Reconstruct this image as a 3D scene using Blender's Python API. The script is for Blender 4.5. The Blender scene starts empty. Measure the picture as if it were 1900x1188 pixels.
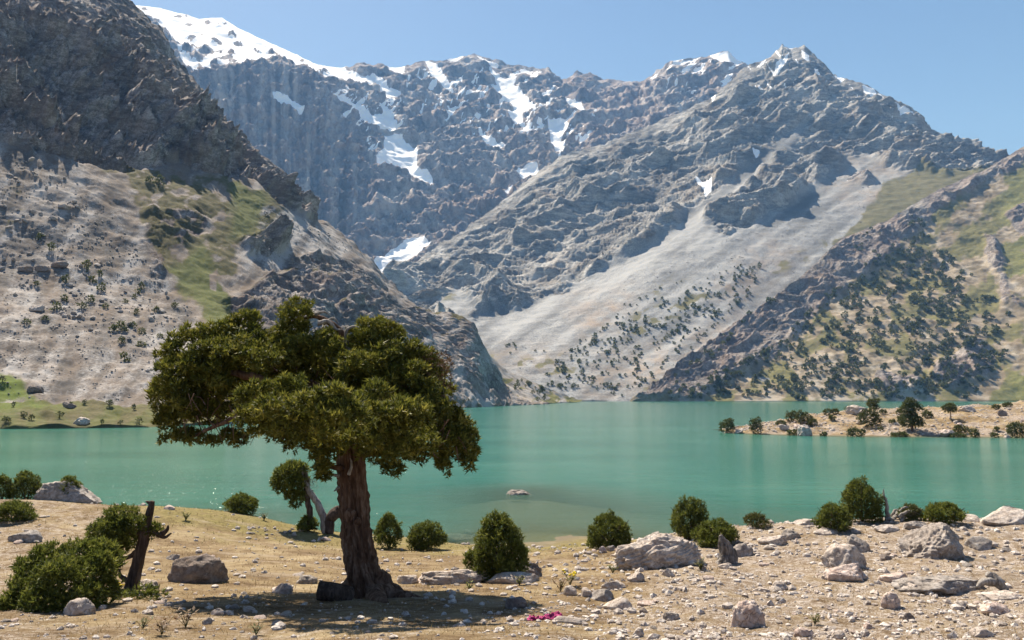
import bpy, bmesh, math, random
import numpy as np
from mathutils import Vector, Matrix

SC = bpy.context.scene
COL = SC.collection
R = math.radians
rng = np.random.default_rng(7)
random.seed(7)

# ------------------------------------------------------------------ camera, sky, sun, exposure
FPX, CX, CY, EYE = 1478.0, 950.0, 594.0, 9.3
PITCH = math.atan(141.0 / FPX)
SUN_AZ, SUN_EL = R(-33), R(52.5)

cam_data = bpy.data.cameras.new('camera')
cam = bpy.data.objects.new('camera', cam_data)
COL.objects.link(cam)
cam_data.sensor_width = 36.0
cam_data.lens = 36.0 * FPX / 1900.0
cam_data.clip_start = 0.2
cam_data.clip_end = 60000
cam.location = (0, 0, EYE)
cam.rotation_euler = (R(90) + PITCH, 0, 0)
SC.camera = cam

world = bpy.data.worlds.new('World')
SC.world = world
world.use_nodes = True
wn = world.node_tree
wn.nodes.clear()
sky = wn.nodes.new('ShaderNodeTexSky')
sky.sky_type = 'NISHITA'
sky.sun_disc = False
sky.sun_elevation = SUN_EL
sky.sun_rotation = SUN_AZ
sky.altitude = 2200
sky.air_density = 1.15
sky.dust_density = 2.2
sky.ozone_density = 4.0
bg = wn.nodes.new('ShaderNodeBackground')
bg.inputs['Strength'].default_value = 0.064
wo = wn.nodes.new('ShaderNodeOutputWorld')
wn.links.new(sky.outputs[0], bg.inputs['Color'])
wn.links.new(bg.outputs[0], wo.inputs['Surface'])

sun_data = bpy.data.lights.new('sun', 'SUN')
sun_data.energy = 5.0
sun_data.angle = R(0.53)
sun_data.color = (1.0, 0.965, 0.91)
sun = bpy.data.objects.new('sun', sun_data)
COL.objects.link(sun)
SDIR = Vector((math.sin(SUN_AZ) * math.cos(SUN_EL), math.cos(SUN_AZ) * math.cos(SUN_EL), math.sin(SUN_EL)))
sun.rotation_euler = (-SDIR).to_track_quat('-Z', 'Y').to_euler()
sun.location = (0, 0, 60)

SC.view_settings.view_transform = 'Standard'
SC.view_settings.look = 'None'
SC.view_settings.exposure = 1.1
SC.view_settings.gamma = 1.0
SC.view_settings.use_curve_mapping = False
SC.render.engine = 'CYCLES'
SC.cycles.use_denoising = True
SC.cycles.max_bounces = 6
SC.cycles.volume_bounces = 0
SC.cycles.transparent_max_bounces = 8

# ------------------------------------------------------------------ helpers
def ray(px, py):
    """world direction of a pixel, scaled so that its y is 1"""
    px = np.asarray(px, float); py = np.asarray(py, float)
    dx = (px - CX) / FPX; dy = (CY - py) / FPX
    c, s = math.cos(PITCH), math.sin(PITCH)
    y = c - dy * s
    return dx / y, (s + dy * c) / y

def at(px, py, Y):
    """point at distance Y (metres ahead) seen at a pixel of the photograph"""
    a, b = ray(px, py)
    Y = np.asarray(Y, float)
    return np.stack(np.broadcast_arrays(a * Y, Y, EYE + b * Y), -1)

def project(P):
    c, s = math.cos(PITCH), math.sin(PITCH)
    x, y, z = P[..., 0], P[..., 1], P[..., 2] - EYE
    f = y * c + z * s; u = -y * s + z * c
    f = np.where(np.abs(f) < 1e-3, 1e-3, f)
    return CX + FPX * x / f, CY - FPX * u / f

PERM = np.random.default_rng(3).permutation(256).astype(np.int32)
PERM = np.concatenate([PERM, PERM])
G12 = np.array([[1,1,0],[-1,1,0],[1,-1,0],[-1,-1,0],[1,0,1],[-1,0,1],[1,0,-1],[-1,0,-1],
                [0,1,1],[0,-1,1],[0,1,-1],[0,-1,-1],[1,1,0],[-1,1,0],[0,-1,1],[0,-1,-1]], np.float32)

def pn(P):
    """gradient noise, about -1..1"""
    P = np.asarray(P, np.float32)
    sh = P.shape[:-1]
    P = P.reshape(-1, 3)
    I = np.floor(P).astype(np.int32)
    F = P - I
    I &= 255
    U = F * F * F * (F * (F * 6 - 15) + 10)
    out = np.zeros(len(P), np.float32)
    for dx in (0, 1):
        wx = U[:, 0] if dx else 1 - U[:, 0]
        hx = PERM[I[:, 0] + dx]
        for dy in (0, 1):
            wy = U[:, 1] if dy else 1 - U[:, 1]
            hy = PERM[(hx + I[:, 1] + dy) & 255]
            for dz in (0, 1):
                wz = U[:, 2] if dz else 1 - U[:, 2]
                g = G12[PERM[(hy + I[:, 2] + dz) & 255] & 15]
                d = g[:, 0] * (F[:, 0] - dx) + g[:, 1] * (F[:, 1] - dy) + g[:, 2] * (F[:, 2] - dz)
                out += wx * wy * wz * d
    return out.reshape(sh)

def fbm(P, octv=5, lac=2.07, gain=0.5):
    s = 0; a = 1.0
    P = np.asarray(P, np.float32)
    for i in range(octv):
        s = s + a * pn(P + 17.3 * i)
        P = P * lac; a *= gain
    return s

def ridged(P, octv=6, lac=2.1, gain=0.52):
    s = 0; a = 1.0; w = 1.0; t = 0
    P = np.asarray(P, np.float32)
    for i in range(octv):
        n = 1 - np.abs(pn(P + 9.7 * i)) * 1.9
        n = n * np.abs(n)
        s = s + a * n * w
        w = np.clip(n * 1.5 + 0.35, 0.15, 1)
        t += a; P = P * lac; a *= gain
    return s / t

def sdf(px, py, poly):
    """signed distance to a polygon, positive inside"""
    poly = np.asarray(poly, float)
    x = px.ravel(); y = py.ravel()
    d = np.full(x.shape, 1e9); ins = np.zeros(x.shape, bool)
    n = len(poly)
    for i in range(n):
        x0, y0 = poly[i]; x1, y1 = poly[(i + 1) % n]
        ex, ey = x1 - x0, y1 - y0
        t = np.clip(((x - x0) * ex + (y - y0) * ey) / (ex * ex + ey * ey + 1e-9), 0, 1)
        d = np.minimum(d, (x - x0 - t * ex) ** 2 + (y - y0 - t * ey) ** 2)
        c = ((y0 > y) != (y1 > y))
        if y1 != y0:
            ins ^= c & (x < (x1 - x0) * (y - y0) / (y1 - y0) + x0)
    d = np.sqrt(d)
    return np.where(ins, d, -d).reshape(px.shape)

def sstep(x, a, b):
    t = np.clip((x - a) / (b - a), 0, 1)
    return t * t * (3 - 2 * t)

def region(px, py, polys, soft=6, jit=None):
    m = np.zeros(px.shape)
    for p in polys:
        s = sdf(px, py, p)
        if jit is not None: s = s + jit
        m = np.maximum(m, sstep(s, -soft, soft))
    return m

def mesh_np(name, V, F, smooth=True):
    V = np.asarray(V, np.float32).reshape(-1, 3); F = np.asarray(F, np.int32)
    k = F.shape[1]
    me = bpy.data.meshes.new(name)
    me.vertices.add(len(V)); me.vertices.foreach_set('co', V.ravel())
    me.loops.add(F.size); me.loops.foreach_set('vertex_index', F.ravel())
    me.polygons.add(len(F))
    me.polygons.foreach_set('loop_start', np.arange(0, F.size, k, dtype=np.int32))
    me.polygons.foreach_set('loop_total', np.full(len(F), k, np.int32))
    me.polygons.foreach_set('use_smooth', np.full(len(F), smooth, bool))
    me.update(calc_edges=True)
    return me

def link(name, me, mat=None, parent=None):
    o = bpy.data.objects.new(name, me)
    COL.objects.link(o)
    if mat is not None and me is not None and not me.materials: me.materials.append(mat)
    if parent is not None: o.parent = parent
    return o

def tag(o, label=None, cat=None, group=None, kind=None):
    if label: o['label'] = label
    if cat: o['category'] = cat
    if group: o['group'] = group
    if kind: o['kind'] = kind
    return o

def attr(me, name, arr):
    a = np.asarray(arr, np.float32)
    if a.ndim == 1 or a.shape[-1] == 1:
        me.attributes.new(name, 'FLOAT', 'POINT').data.foreach_set('value', a.ravel())
    else:
        a = a.reshape(-1, a.shape[-1])
        if a.shape[1] == 3: a = np.concatenate([a, np.ones((len(a), 1), np.float32)], 1)
        me.attributes.new(name, 'FLOAT_COLOR', 'POINT').data.foreach_set('color', a.ravel())

def grid_faces(nv, nu, flip=False):
    i = np.arange(nv * nu).reshape(nv, nu)
    q = np.stack([i[:-1, :-1], i[:-1, 1:], i[1:, 1:], i[1:, :-1]], -1).reshape(-1, 4)
    return q[:, ::-1].copy() if flip else q

def gauss1(A, sig, axis):
    if sig <= 0: return A
    r = int(3 * sig) + 1
    k = np.exp(-0.5 * (np.arange(-r, r + 1) / sig) ** 2); k /= k.sum()
    pad = [(0, 0)] * A.ndim; pad[axis] = (r, r)
    B = np.pad(A, pad, mode='reflect', reflect_type='odd')
    out = np.zeros_like(A)
    n = A.shape[axis]
    for j, w in enumerate(k):
        sl = [slice(None)] * A.ndim; sl[axis] = slice(j, j + n)
        out += w * B[tuple(sl)]
    return out

# ------------------------------------------------------------------ node helper
class NT:
    def __init__(s, name):
        s.m = bpy.data.materials.new(name); s.m.use_nodes = True
        s.t = s.m.node_tree; s.t.nodes.clear()
        s.out = s.t.nodes.new('ShaderNodeOutputMaterial')
    def n(s, typ, ins=None, **kw):
        nd = s.t.nodes.new('ShaderNode' + typ)
        for k, v in kw.items(): setattr(nd, k, v)
        for k, v in (ins or {}).items(): s.put(nd.inputs[k], v)
        return nd
    def put(s, sock, v):
        if isinstance(v, bpy.types.NodeSocket): s.t.links.new(v, sock)
        elif isinstance(v, bpy.types.Node): s.t.links.new(v.outputs[0], sock)
        else:
            if sock.type == 'RGBA' and len(v) == 3: v = (*v, 1)
            sock.default_value = v
    def coord(s): return s.n('TexCoord').outputs['Object']
    def geo(s): return s.n('NewGeometry')
    def at(s, name): return s.n('Attribute', attribute_name=name)
    def noise(s, vec, scale, detail=5, rough=0.55, dist=0.0):
        return s.n('TexNoise', {'Vector': vec, 'Scale': scale, 'Detail': detail, 'Roughness': rough, 'Distortion': dist}).outputs[0]
    def math(s, op, a, b=0.0, c=None, clamp=False):
        nd = s.n('Math', operation=op, use_clamp=clamp)
        s.put(nd.inputs[0], a); s.put(nd.inputs[1], b)
        if c is not None: s.put(nd.inputs[2], c)
        return nd.outputs[0]
    def mix(s, f, a, b, blend='MIX'):
        nd = s.n('Mix', data_type='RGBA', blend_type=blend)
        s.put(nd.inputs[0], f); s.put(nd.inputs[6], a); s.put(nd.inputs[7], b)
        return nd.outputs[2]
    def ramp(s, f, stops):
        nd = s.n('ValToRGB', {0: f})
        el = nd.color_ramp.elements
        while len(el) < len(stops): el.new(0.5)
        for e, (p, c) in zip(el, stops):
            e.position = p; e.color = (*c, 1) if len(c) == 3 else c
        return nd.outputs[0]
    def step(s, f, a, b):
        nd = s.n('MapRange', {0: f, 1: a, 2: b}, clamp=True)
        return nd.outputs[0]
    def scale(s, vec, v, rot=(0, 0, 0)):
        return s.n('Mapping', {0: vec, 'Scale': v, 'Rotation': rot}).outputs[0]
    def bsdf(s, color, rough=0.9, spec=0.15, normal=None, **kw):
        nd = s.n('BsdfPrincipled', {'Base Color': color, 'Roughness': rough, 'Specular IOR Level': spec})
        if normal is not None: s.put(nd.inputs['Normal'], normal)
        for k, v in kw.items(): s.put(nd.inputs[k], v)
        return nd.outputs[0]
    def bump(s, h, strength, dist, normal=None):
        nd = s.n('Bump', {'Height': h, 'Strength': strength, 'Distance': dist})
        if normal is not None: s.put(nd.inputs['Normal'], normal)
        return nd.outputs[0]
    def done(s, sh): s.put(s.out.inputs['Surface'], sh); return s.m

def terrain_mat(name, L, rock, scree, grass, stretch=(1, 1, 1), rot=(0, 0, 0), soil=(.30, .22, .14), bumpd=1.0, speck=0.35, rtint=.5, rstreak=.05):
    """rock/scree/grass colours are (dark, mid, light); L is the size in metres of the larger mottles"""
    t = NT(name)
    co = t.coord()
    k = t.n('SeparateColor', {0: t.at('mask').outputs['Color']})
    tint = t.at('tint').outputs['Fac']
    cs = t.scale(co, stretch, rot)
    n1 = t.noise(cs, 1.0 / L, 9, 0.62, 0.6)
    n2 = t.noise(cs, 5.0 / L, 8, 0.7, 0.3)
    n3 = t.noise(co, 20.0 / L, 6, 0.75)
    n4 = t.noise(co, 0.45 / L, 4, 0.5)
    rv = t.math('ADD', t.math('MULTIPLY', n1, 0.3), t.math('ADD', t.math('MULTIPLY', n2, 0.4), t.math('MULTIPLY', n3, 0.3)))
    rv = t.math('ADD', rv, t.math('MULTIPLY', t.at('streak').outputs['Fac'], rstreak))
    rc = t.ramp(rv, [(.40, rock[0]), (.5, rock[1]), (.60, rock[2])])
    rc = t.mix(t.step(n4, .52, .68), rc, t.mix(.28, rc, soil))
    rc = t.mix(t.math('MULTIPLY', tint, rtint), rc, t.mix(.5, rc, (.30, .20, .17)))
    sv = t.math('ADD', t.math('MULTIPLY', n3, speck), t.math('MULTIPLY', t.noise(co, 2.0 / L, 6, .6), 1 - speck))
    sv = t.math('ADD', sv, t.math('MULTIPLY', t.at('streak').outputs['Fac'], .22))
    sc_ = t.ramp(sv, [(.39, scree[0]), (.5, scree[1]), (.60, scree[2])])
    sc_ = t.mix(t.math('MULTIPLY', tint, 0.85), sc_, t.mix(.35, soil, sc_))
    gc = t.ramp(t.math('ADD', t.math('MULTIPLY', n2, .6), t.math('MULTIPLY', n3, .4)), [(.36, grass[0]), (.5, grass[1]), (.64, grass[2])])
    gc = t.mix(t.at('lush').outputs['Fac'], gc, t.mix(n3, (.05,.085,.015), (.17,.215,.05)))
    j = t.math('SUBTRACT', t.math('ADD', t.math('MULTIPLY', n2, .6), t.math('MULTIPLY', n3, .4)), .5)
    def edge(m, amt, w=.12):
        return t.step(t.math('ADD', m, t.math('MULTIPLY', j, amt)), .5 - w, .5 + w)
    c = t.mix(edge(k.outputs[0], 1.2), sc_, rc)
    c = t.mix(edge(k.outputs[1], 1.7, .2), c, gc)
    sn = edge(k.outputs[2], 1.0, .05)
    c = t.mix(sn, c, (.93, .94, .96))
    hb = t.math('ADD', t.math('MULTIPLY', n2, 1.0), t.math('MULTIPLY', n3, 0.4))
    nm = t.bump(hb, t.math('MULTIPLY', t.math('MULTIPLY_ADD', sn, -.85, 1.0), t.math('MULTIPLY_ADD', edge(k.outputs[0], 1.2), .83, .05)), bumpd)
    return t.done(t.bsdf(c, 0.95, 0.05, nm))

def simple_mask_mesh(name, P, mask, tint, mat, smooth=True, streak=None, lush=None):
    nv, nu = P.shape[:2]
    me = mesh_np(name, P, grid_faces(nv, nu), smooth)
    attr(me, 'mask', mask.reshape(-1, 3)); attr(me, 'tint', tint.ravel())
    attr(me, 'streak', (streak if streak is not None else np.zeros(nv * nu)).ravel())
    attr(me, 'lush', (lush if lush is not None else np.zeros(nv * nu)).ravel())
    o = link(name, me, mat)
    tag(o, kind='structure')
    return o

LAYERS = {}
def base_surface(cols, nu, nv, su=0.02, sv=0.03):
    """bilinear surface through columns of (px, py, distance), smoothed; returns P (nv,nu,3) and v"""
    C = np.array(cols, float)                       # ncol, nrow, 3
    W = at(C[..., 0], C[..., 1], C[..., 2])
    W = np.concatenate([W], -1)
    wx = np.abs(np.diff(C[:, :, 0], axis=0)).mean(1) + 12
    uc = np.concatenate([[0], np.cumsum(wx)]); uc /= uc[-1]
    hv = (np.abs(np.diff(C[:, :, 1], axis=1)).mean(0)) + 4
    vc = np.concatenate([[0], np.cumsum(hv)]); vc /= vc[-1]
    u = np.linspace(0, 1, nu); v = np.linspace(0, 1, nv)
    A = np.stack([[np.interp(u, uc, W[:, r, k]) for k in range(3)] for r in range(W.shape[1])])   # nrow,3,nu
    P = np.stack([[np.interp(v, vc, A[:, k, i]) for i in range(nu)] for k in range(3)], -1)       # nu,nv,3
    P = P.transpose(1, 0, 2).copy()
    S = gauss1(gauss1(P, su * nu, 1), sv * nv, 0)
    w = sstep(v, .80, 1.0)[:, None, None]
    w0 = 1 - sstep(v, 0, .06)[:, None, None]
    P = S * (1 - np.maximum(w, w0)) + P * np.maximum(w, w0)
    return P, v

def normals(P):
    du = np.gradient(P, axis=1); dv = np.gradient(P, axis=0)
    n = np.cross(du, dv)
    n /= np.linalg.norm(n, axis=-1, keepdims=True) + 1e-9
    return n

def register(name, P):
    px, py = project(P)
    LAYERS[name] = (P.reshape(-1, 3), px.ravel(), py.ravel(), normals(P).reshape(-1, 3))

def pick(name, px, py, tol=4):
    """nearest surface point of a terrain layer seen at a pixel"""
    P, X, Y, Nn = LAYERS[name]
    d = (X - px) ** 2 + (Y - py) ** 2
    m = d.min()
    c = np.nonzero(d <= max(m * 1.5, tol * tol))[0]
    i = c[np.argmin(P[c, 1] + 3.0 * np.sqrt(d[c]) * P[c, 1] / FPX)]
    return P[i], Nn[i]
# ------------------------------------------------------------------ far massif with snow
def rot_stretch(P, ang, sx, sz):
    """rotate in the x-z plane and stretch, to lay noise along dipping beds"""
    c, s = math.cos(ang), math.sin(ang)
    x, y, z = P[..., 0], P[..., 1], P[..., 2]
    return np.stack([(c * x + s * z) / sx, y, (-s * x + c * z) / sz], -1)

def far_massif():
    cols = [
     [(60,600,3200),(60,400,3600),(60,60,4300),(60,-40,5200)],
     [(200,560,3300),(200,400,3600),(200,80,4300),(200,2,5200)],
     [(300,540,3400),(310,380,3700),(310,112,4350),(300,17,5300)],
     [(370,540,3420),(370,380,3720),(365,138,4300),(370,36,5350)],
     [(400,540,3450),(400,380,3750),(400,128,4300),(412,33,5400)],
     [(440,540,3480),(440,380,3750),(440,122,4300),(440,52,5400)],
     [(480,540,3500),(480,380,3750),(480,118,4300),(470,66,5300)],
     [(560,540,3500),(560,380,3800),(555,130,4350),(540,98,5200)],
     [(640,540,3500),(630,400,3800),(615,165,4400),(590,122,5100)],
     [(700,540,3500),(690,420,3850),(670,185,4600),(650,130,5200)],
     [(715,540,3500),(710,420,3850),(690,190,4600),(668,119,5200)],
     [(750,540,3500),(740,420,3900),(730,210,4650),(700,126,5300)],
     [(770,540,3500),(765,420,3900),(755,230,4650),(740,125,5300)],
     [(830,540,3500),(830,400,3950),(815,240,4700),(785,115,5400)],
     [(860,540,3500),(855,400,3950),(840,240,4700),(820,114,5400)],
     [(900,540,3500),(895,400,4000),(885,240,4750),(880,101,5500)],
     [(960,540,3500),(955,400,4000),(945,250,4700),(940,122,5450)],
     [(1010,540,3500),(1000,380,4000),(1000,250,4600),(985,128,5400)],
     [(1030,540,3500),(1025,380,4000),(1020,250,4600),(1018,126,5400)],
     [(1055,540,3500),(1050,370,4000),(1048,250,4600),(1040,150,5400)],
     [(1080,540,3500),(1080,360,4000),(1075,240,4650),(1072,136,5400)],
     [(1130,540,3500),(1130,350,4000),(1130,240,4650),(1120,150,5300)],
     [(1190,540,3500),(1190,340,4000),(1190,240,4600),(1190,157,5200)],
     [(1220,520,3500),(1220,320,4000),(1220,220,4600),(1220,136,5100)],
     [(1260,500,3500),(1255,300,4050),(1250,200,4600),(1245,114,5000)],
     [(1300,500,3500),(1300,300,4050),(1300,200,4600),(1300,107,5000)],
     [(1350,500,3500),(1350,300,4000),(1350,200,4500),(1352,98,4900)],
     [(1385,500,3500),(1385,300,4000),(1385,200,4500),(1380,122,4900)],
     [(1440,500,3500),(1440,320,4000),(1440,240,4400),(1440,170,4800)],
     [(1600,500,3500),(1600,380,3900),(1600,320,4300),(1600,260,4700)]]
    cols = [[(x, y, 3500 + (Y - 3500) * (1.45 if Y > 3500 else 1)) for x, y, Y in c] for c in cols]
    nu, nv = 560, 290
    P, v = base_surface(cols, nu, nv, .008, .02)
    N = normals(P)
    px, py = project(P)
    jit = fbm(np.stack([px / 38, py / 38, px * 0], -1), 5) * 11
    snow_polys = [
     [(200,-5),(300,14),(360,28),(415,28),(445,48),(490,70),(540,93),(590,118),(600,135),(640,160),(600,152),(570,132),(520,117),(470,119),(445,124),(400,128),(365,137),(340,124),(310,62),(258,28)],
     [(585,120),(630,122),(652,136),(690,146),(705,152),(722,165),(750,178),(735,188),(710,186),(700,166),(650,162),(622,150),(600,138)],
     [(715,252),(745,255),(770,290),(776,320),(800,335),(808,352),(780,347),(750,327),(705,312),(696,297),(712,275)],
     [(610,172),(640,185),(690,213),(712,212),(702,195),(720,208),(734,236),(735,248),(712,242),(680,228),(640,200)],
     [(878,100),(897,108),(922,124),(912,126),(890,115)],
     [(908,128),(928,145),(950,152),(962,170),(975,185),(997,205),(990,217),(974,217),(970,237),(950,227),(936,215),(952,207),(943,190),(918,172),(908,155),(920,160)],
     [(1018,230),(1050,225),(1057,240),(1040,260),(1052,287),(1035,287),(1022,265)],
     [(1050,188),(1078,195),(1088,217),(1060,204)], [(932,367),(970,341),(966,355),(943,371)], [(958,325),(1000,311),(1004,326),(980,341)],
     [(878,233),(905,259),(942,275),(912,281),(893,261)], [(788,113),(812,125),(826,150),(843,177),(830,167),(803,145)],
     [(858,186),(892,164),(887,176)], [(768,155),(785,150),(785,165)], [(690,490),(720,468),(735,459),(755,450),(782,445),(802,462),(772,480),(715,512)],
     [(505,176),(540,185),(562,195),(545,204),(515,190)], [(545,200),(562,205),(555,212)], [(720,125),(750,122),(748,140),(735,138)],
     [(825,112),(860,106),(850,114)], [(960,130),(1000,128),(985,142)], [(1245,118),(1300,107),(1290,116),(1262,122)],
     [(1320,104),(1360,100),(1378,122),(1355,122),(1330,116)], [(1190,158),(1225,138),(1215,150)]]
    snow = region(px, py, snow_polys, 4, jit * .42)
    # streaks of snow caught on ledges above the cliff, thinner lower down
    dirs = np.stack([px * .6 - py * .55, (px * .55 + py * .6) * 3.2, px * 0], -1) / 34
    streak = fbm(dirs, 4) + .5 * fbm(dirs * 3.1, 3)
    zone = region(px, py, [[(600,165),(740,190),(760,250),(690,300),(650,240)], [(740,120),(1050,135),(1040,260),(900,260),(740,200)],
                           [(1030,200),(1110,210),(1090,300),(1030,330)], [(1230,110),(1390,100),(1380,180),(1240,180)]], 25)
    snow = np.maximum(snow, sstep(streak, .27, .40) * zone)
    upper = region(px, py, [snow_polys[0]], 3)
    holes = sstep(fbm(np.stack([px / 26, py / 13, px * 0 + 3], -1), 5) + sstep(py - (60 + np.maximum(px - 400, 0) * .22), 5, 45) * .32, .40, .52)
    snow = snow * (1 - holes * upper)
    # relief: fluted wall on the left, broken buttresses in the middle
    wall = region(px, py, [[(340,132),(460,120),(575,130),(640,200),(690,300),(660,440),(560,460),(400,430)]], 30)
    d = .6 * ridged(P / np.array([420., 420., 560.]) + fbm(P / 500, 2)[..., None] * .2, 8, 2.1, .58) + .4 * ridged(rot_stretch(P, R(-50), 2.2, 1) / 130 + 4, 6, 2.1, .62) - .25
    d2 = ridged(P / np.array([90., 90., 1100.]) + 5, 6, 2.1, .6) - .2
    hb = P[..., 2] * .9 - .42 * P[..., 0] + 70 * fbm(P / 420 + 2, 4)
    st = (hb / 150) % 1.0; led = sstep(st, 0, .7) - st
    st2 = (hb / 52 + .5 * fbm(P / 200, 2)) % 1.0; led2 = sstep(st2, 0, .7) - st2
    amp = (1 - wall) * (150 * d + 70 * led + 34 * led2) + wall * (95 * d2 + 14 * led2)
    quiet = 1 - .8 * gauss1(gauss1(snow, 2, 0), 2, 1)
    edge = .35 + .65 * (1 - sstep(v, .93, 1.0))[:, None]
    P = P + N * (amp * quiet * edge)[..., None]
    P[..., 2] += (fbm(P / 60 + 3, 4) * 16 * (1 - edge * .7)) * (1 - .7 * snow)
    mask = np.stack([np.ones_like(px), np.zeros_like(px), snow], -1)
    tint = np.maximum(region(px, py, [[(1060,150),(1200,150),(1220,230),(1100,260)], [(640,400),(700,330),(680,440)]], 40), wall * np.clip(.55 + fbm(np.stack([px / 30, py / 300, px * 0], -1), 4), 0, 1))
    streak = wall * 1.3 * fbm(np.stack([px / 9, py / 260, px * 0 + 4], -1), 5) + (1 - wall) * .7 * fbm(np.stack([(px + py) / 60, (px - py) / 14, px * 0], -1), 4)
    register('massif', P)
    return simple_mask_mesh('snowy_mountain', P, mask, tint, streak=streak, mat=terrain_mat('massif_rock', 260,
        ((.12,.108,.105), (.30,.262,.25), (.54,.50,.465)), ((.22,.19,.17), (.3,.27,.25), (.4,.36,.33)), ((.1,.1,.06), (.14,.13,.08), (.18,.16,.1)),
        (1, 1, .7), soil=(.34,.22,.15), bumpd=24, rstreak=.13))

# ------------------------------------------------------------------ grey peak and its scree apron
def scree_peak():
    cols = [
     [(640,600,2000),(650,590,2040),(660,575,2080),(675,558,2120),(690,540,2160)],
     [(700,575,1950),(706,560,2000),(710,548,2050),(714,535,2150),(718,518,2250)],
     [(760,578,1900),(765,562,1960),(770,545,2030),(778,515,2200),(790,472,2450)],
     [(800,584,1860),(805,566,1930),(808,545,2020),(812,508,2230),(822,452,2550)],
     [(830,592,1820),(835,572,1900),(842,540,2000),(847,500,2250),(856,432,2620)],
     [(880,628,1700),(885,604,1800),(893,572,1950),(905,490,2350),(935,374,2800)],
     [(905,655,1600),(912,612,1760),(926,566,1980),(945,470,2400),(985,332,2880)],
     [(930,680,1500),(942,625,1700),(964,560,2000),(990,440,2450),(1040,292,2950)],
     [(990,722,1400),(1012,640,1640),(1060,535,2030),(1100,400,2500),(1120,268,3050)],
     [(1060,744,1378),(1090,640,1620),(1150,490,2100),(1170,370,2600),(1195,238,3150)],
     [(1150,746,1375),(1180,640,1620),(1230,440,2180),(1262,320,2700),(1320,182,3300)],
     [(1260,746,1375),(1290,620,1660),(1320,390,2290),(1345,270,2800),(1382,126,3400)],
     [(1330,746,1375),(1350,600,1700),(1380,375,2340),(1400,250,2860),(1425,110,3440)],
     [(1380,746,1375),(1400,600,1720),(1420,370,2360),(1435,230,2900),(1452,82,3450)],
     [(1430,746,1375),(1450,580,1760),(1470,360,2390),(1470,230,2900),(1468,90,3440)],
     [(1480,746,1375),(1500,560,1800),(1510,350,2420),(1505,230,2900),(1492,84,3420)],
     [(1520,746,1375),(1540,545,1830),(1550,340,2440),(1545,240,2860),(1528,118,3330)],
     [(1560,746,1375),(1580,530,1860),(1600,330,2460),(1580,250,2800),(1555,144,3250)],
     [(1600,746,1375),(1620,520,1880),(1645,322,2470),(1625,255,2780),(1598,152,3200)],
     [(1640,746,1375),(1660,510,1900),(1690,315,2480),(1675,262,2750),(1645,178,3150)],
     [(1700,746,1375),(1700,505,1910),(1725,313,2460),(1715,270,2690),(1700,210,3090)],
     [(1720,746,1375),(1720,502,1915),(1745,312,2450),(1740,280,2650),(1720,240,3040)],
     [(1760,746,1375),(1765,498,1925),(1780,312,2430),(1785,290,2630),(1768,266,3000)],
     [(1840,746,1375),(1840,490,1940),(1840,312,2400),(1850,310,2600),(1822,303,2950)],
     [(1960,746,1375),(1960,480,1950),(1960,335,2350),(1960,352,2550),(1960,385,2900)]]
    cols = [[(x, y, 1375 + (Y - 1375) * (1.22 if Y > 1375 else 1)) for x, y, Y in c] for c in cols]
    nu, nv = 560, 385
    P, v = base_surface(cols, nu, nv, .008, .02)
    N = normals(P)
    px, py = project(P)
    jit = fbm(np.stack([px / 40, py / 40, px * 0 + 7], -1), 5) * 16
    dj = fbm(np.stack([(px * .8 - py * .6) / 26, (px * .6 + py * .8) / 70, px * 0 + 7], -1), 4) * 14   # fingers running down the fall line
    apron = [[(1305,378),(1330,432),(1345,440),(1400,408),(1450,392),(1500,352),(1545,318),(1580,300),(1640,312),(1690,318),(1850,320),(2000,500),(1900,760),(1000,760),(930,700),(870,640),
              (868,592),(905,580),(960,572),(990,548),(1060,532),(1120,500),(1200,458),(1255,420),(1290,372)],
             [(848,528),(878,575),(870,600),(800,578)], [(1290,380),(1306,372),(1400,300),(1520,205),(1528,212),(1420,312),(1330,400)],
             [(1560,300),(1600,285),(1640,305),(1620,320)], [(960,575),(1000,550),(1040,520),(1060,500),(1066,505),(1040,545)]]
    scree = region(px, py, apron, 7, dj * .7)
    islands = region(px, py, [[(1308,402),(1345,432),(1440,392),(1480,340),(1440,318),(1370,360)], [(965,558),(1010,535),(1060,520),(1050,540),(980,562)],
                              [(1560,330),(1600,318),(1612,335),(1580,345)]], 6, jit)
    scree = scree * (1 - islands)
    rock = 1 - scree
    grass = region(px, py, [[(1548,452),(1598,402),(1648,338),(1700,316),(1840,308),(1860,330),(1740,365),(1640,425)]], 7, jit * .5)
    spots = region(px, py, [[(1195,545),(1250,512),(1275,515),(1225,548)], [(885,652),(960,662),(1040,655),(1075,690),(1040,735),(1000,700),(930,680)],
                            [(1130,600),(1330,520),(1345,540),(1180,640)], [(1160,740),(1300,650),(1330,660),(1200,745)], [(1400,500),(1560,430),(1560,450),(1430,520)],
                            [(770,545),(850,540),(840,560),(780,560)]], 22)
    gn = fbm(np.stack([px / 30, py / 17, px * 0 + 1], -1), 4)
    grass = np.maximum(grass, spots * sstep(gn, -.05, .35) * .85 * scree)
    snow = region(px, py, [[(1392,132),(1422,113),(1410,128)], [(1432,140),(1445,122),(1458,104),(1466,92),(1456,125),(1440,140)], [(1458,90),(1475,84),(1470,92)],
        [(1486,92),(1500,100),(1500,112),(1490,106)], [(1512,128),(1525,138),(1518,142)], [(1596,156),(1620,165),(1645,186),(1626,184),(1606,172)],
        [(1645,198),(1682,216),(1668,217)], [(1292,335),(1306,338),(1322,330),(1318,352),(1308,374),(1306,350)], [(1396,289),(1409,288),(1404,303),(1398,302)],
        [(1566,334),(1582,335),(1573,340)], [(1545,138),(1568,148),(1560,152)], [(1320,180),(1328,178),(1322,192)], [(1420,118),(1432,112),(1426,124)]], 2.2, jit * .2)
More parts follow.
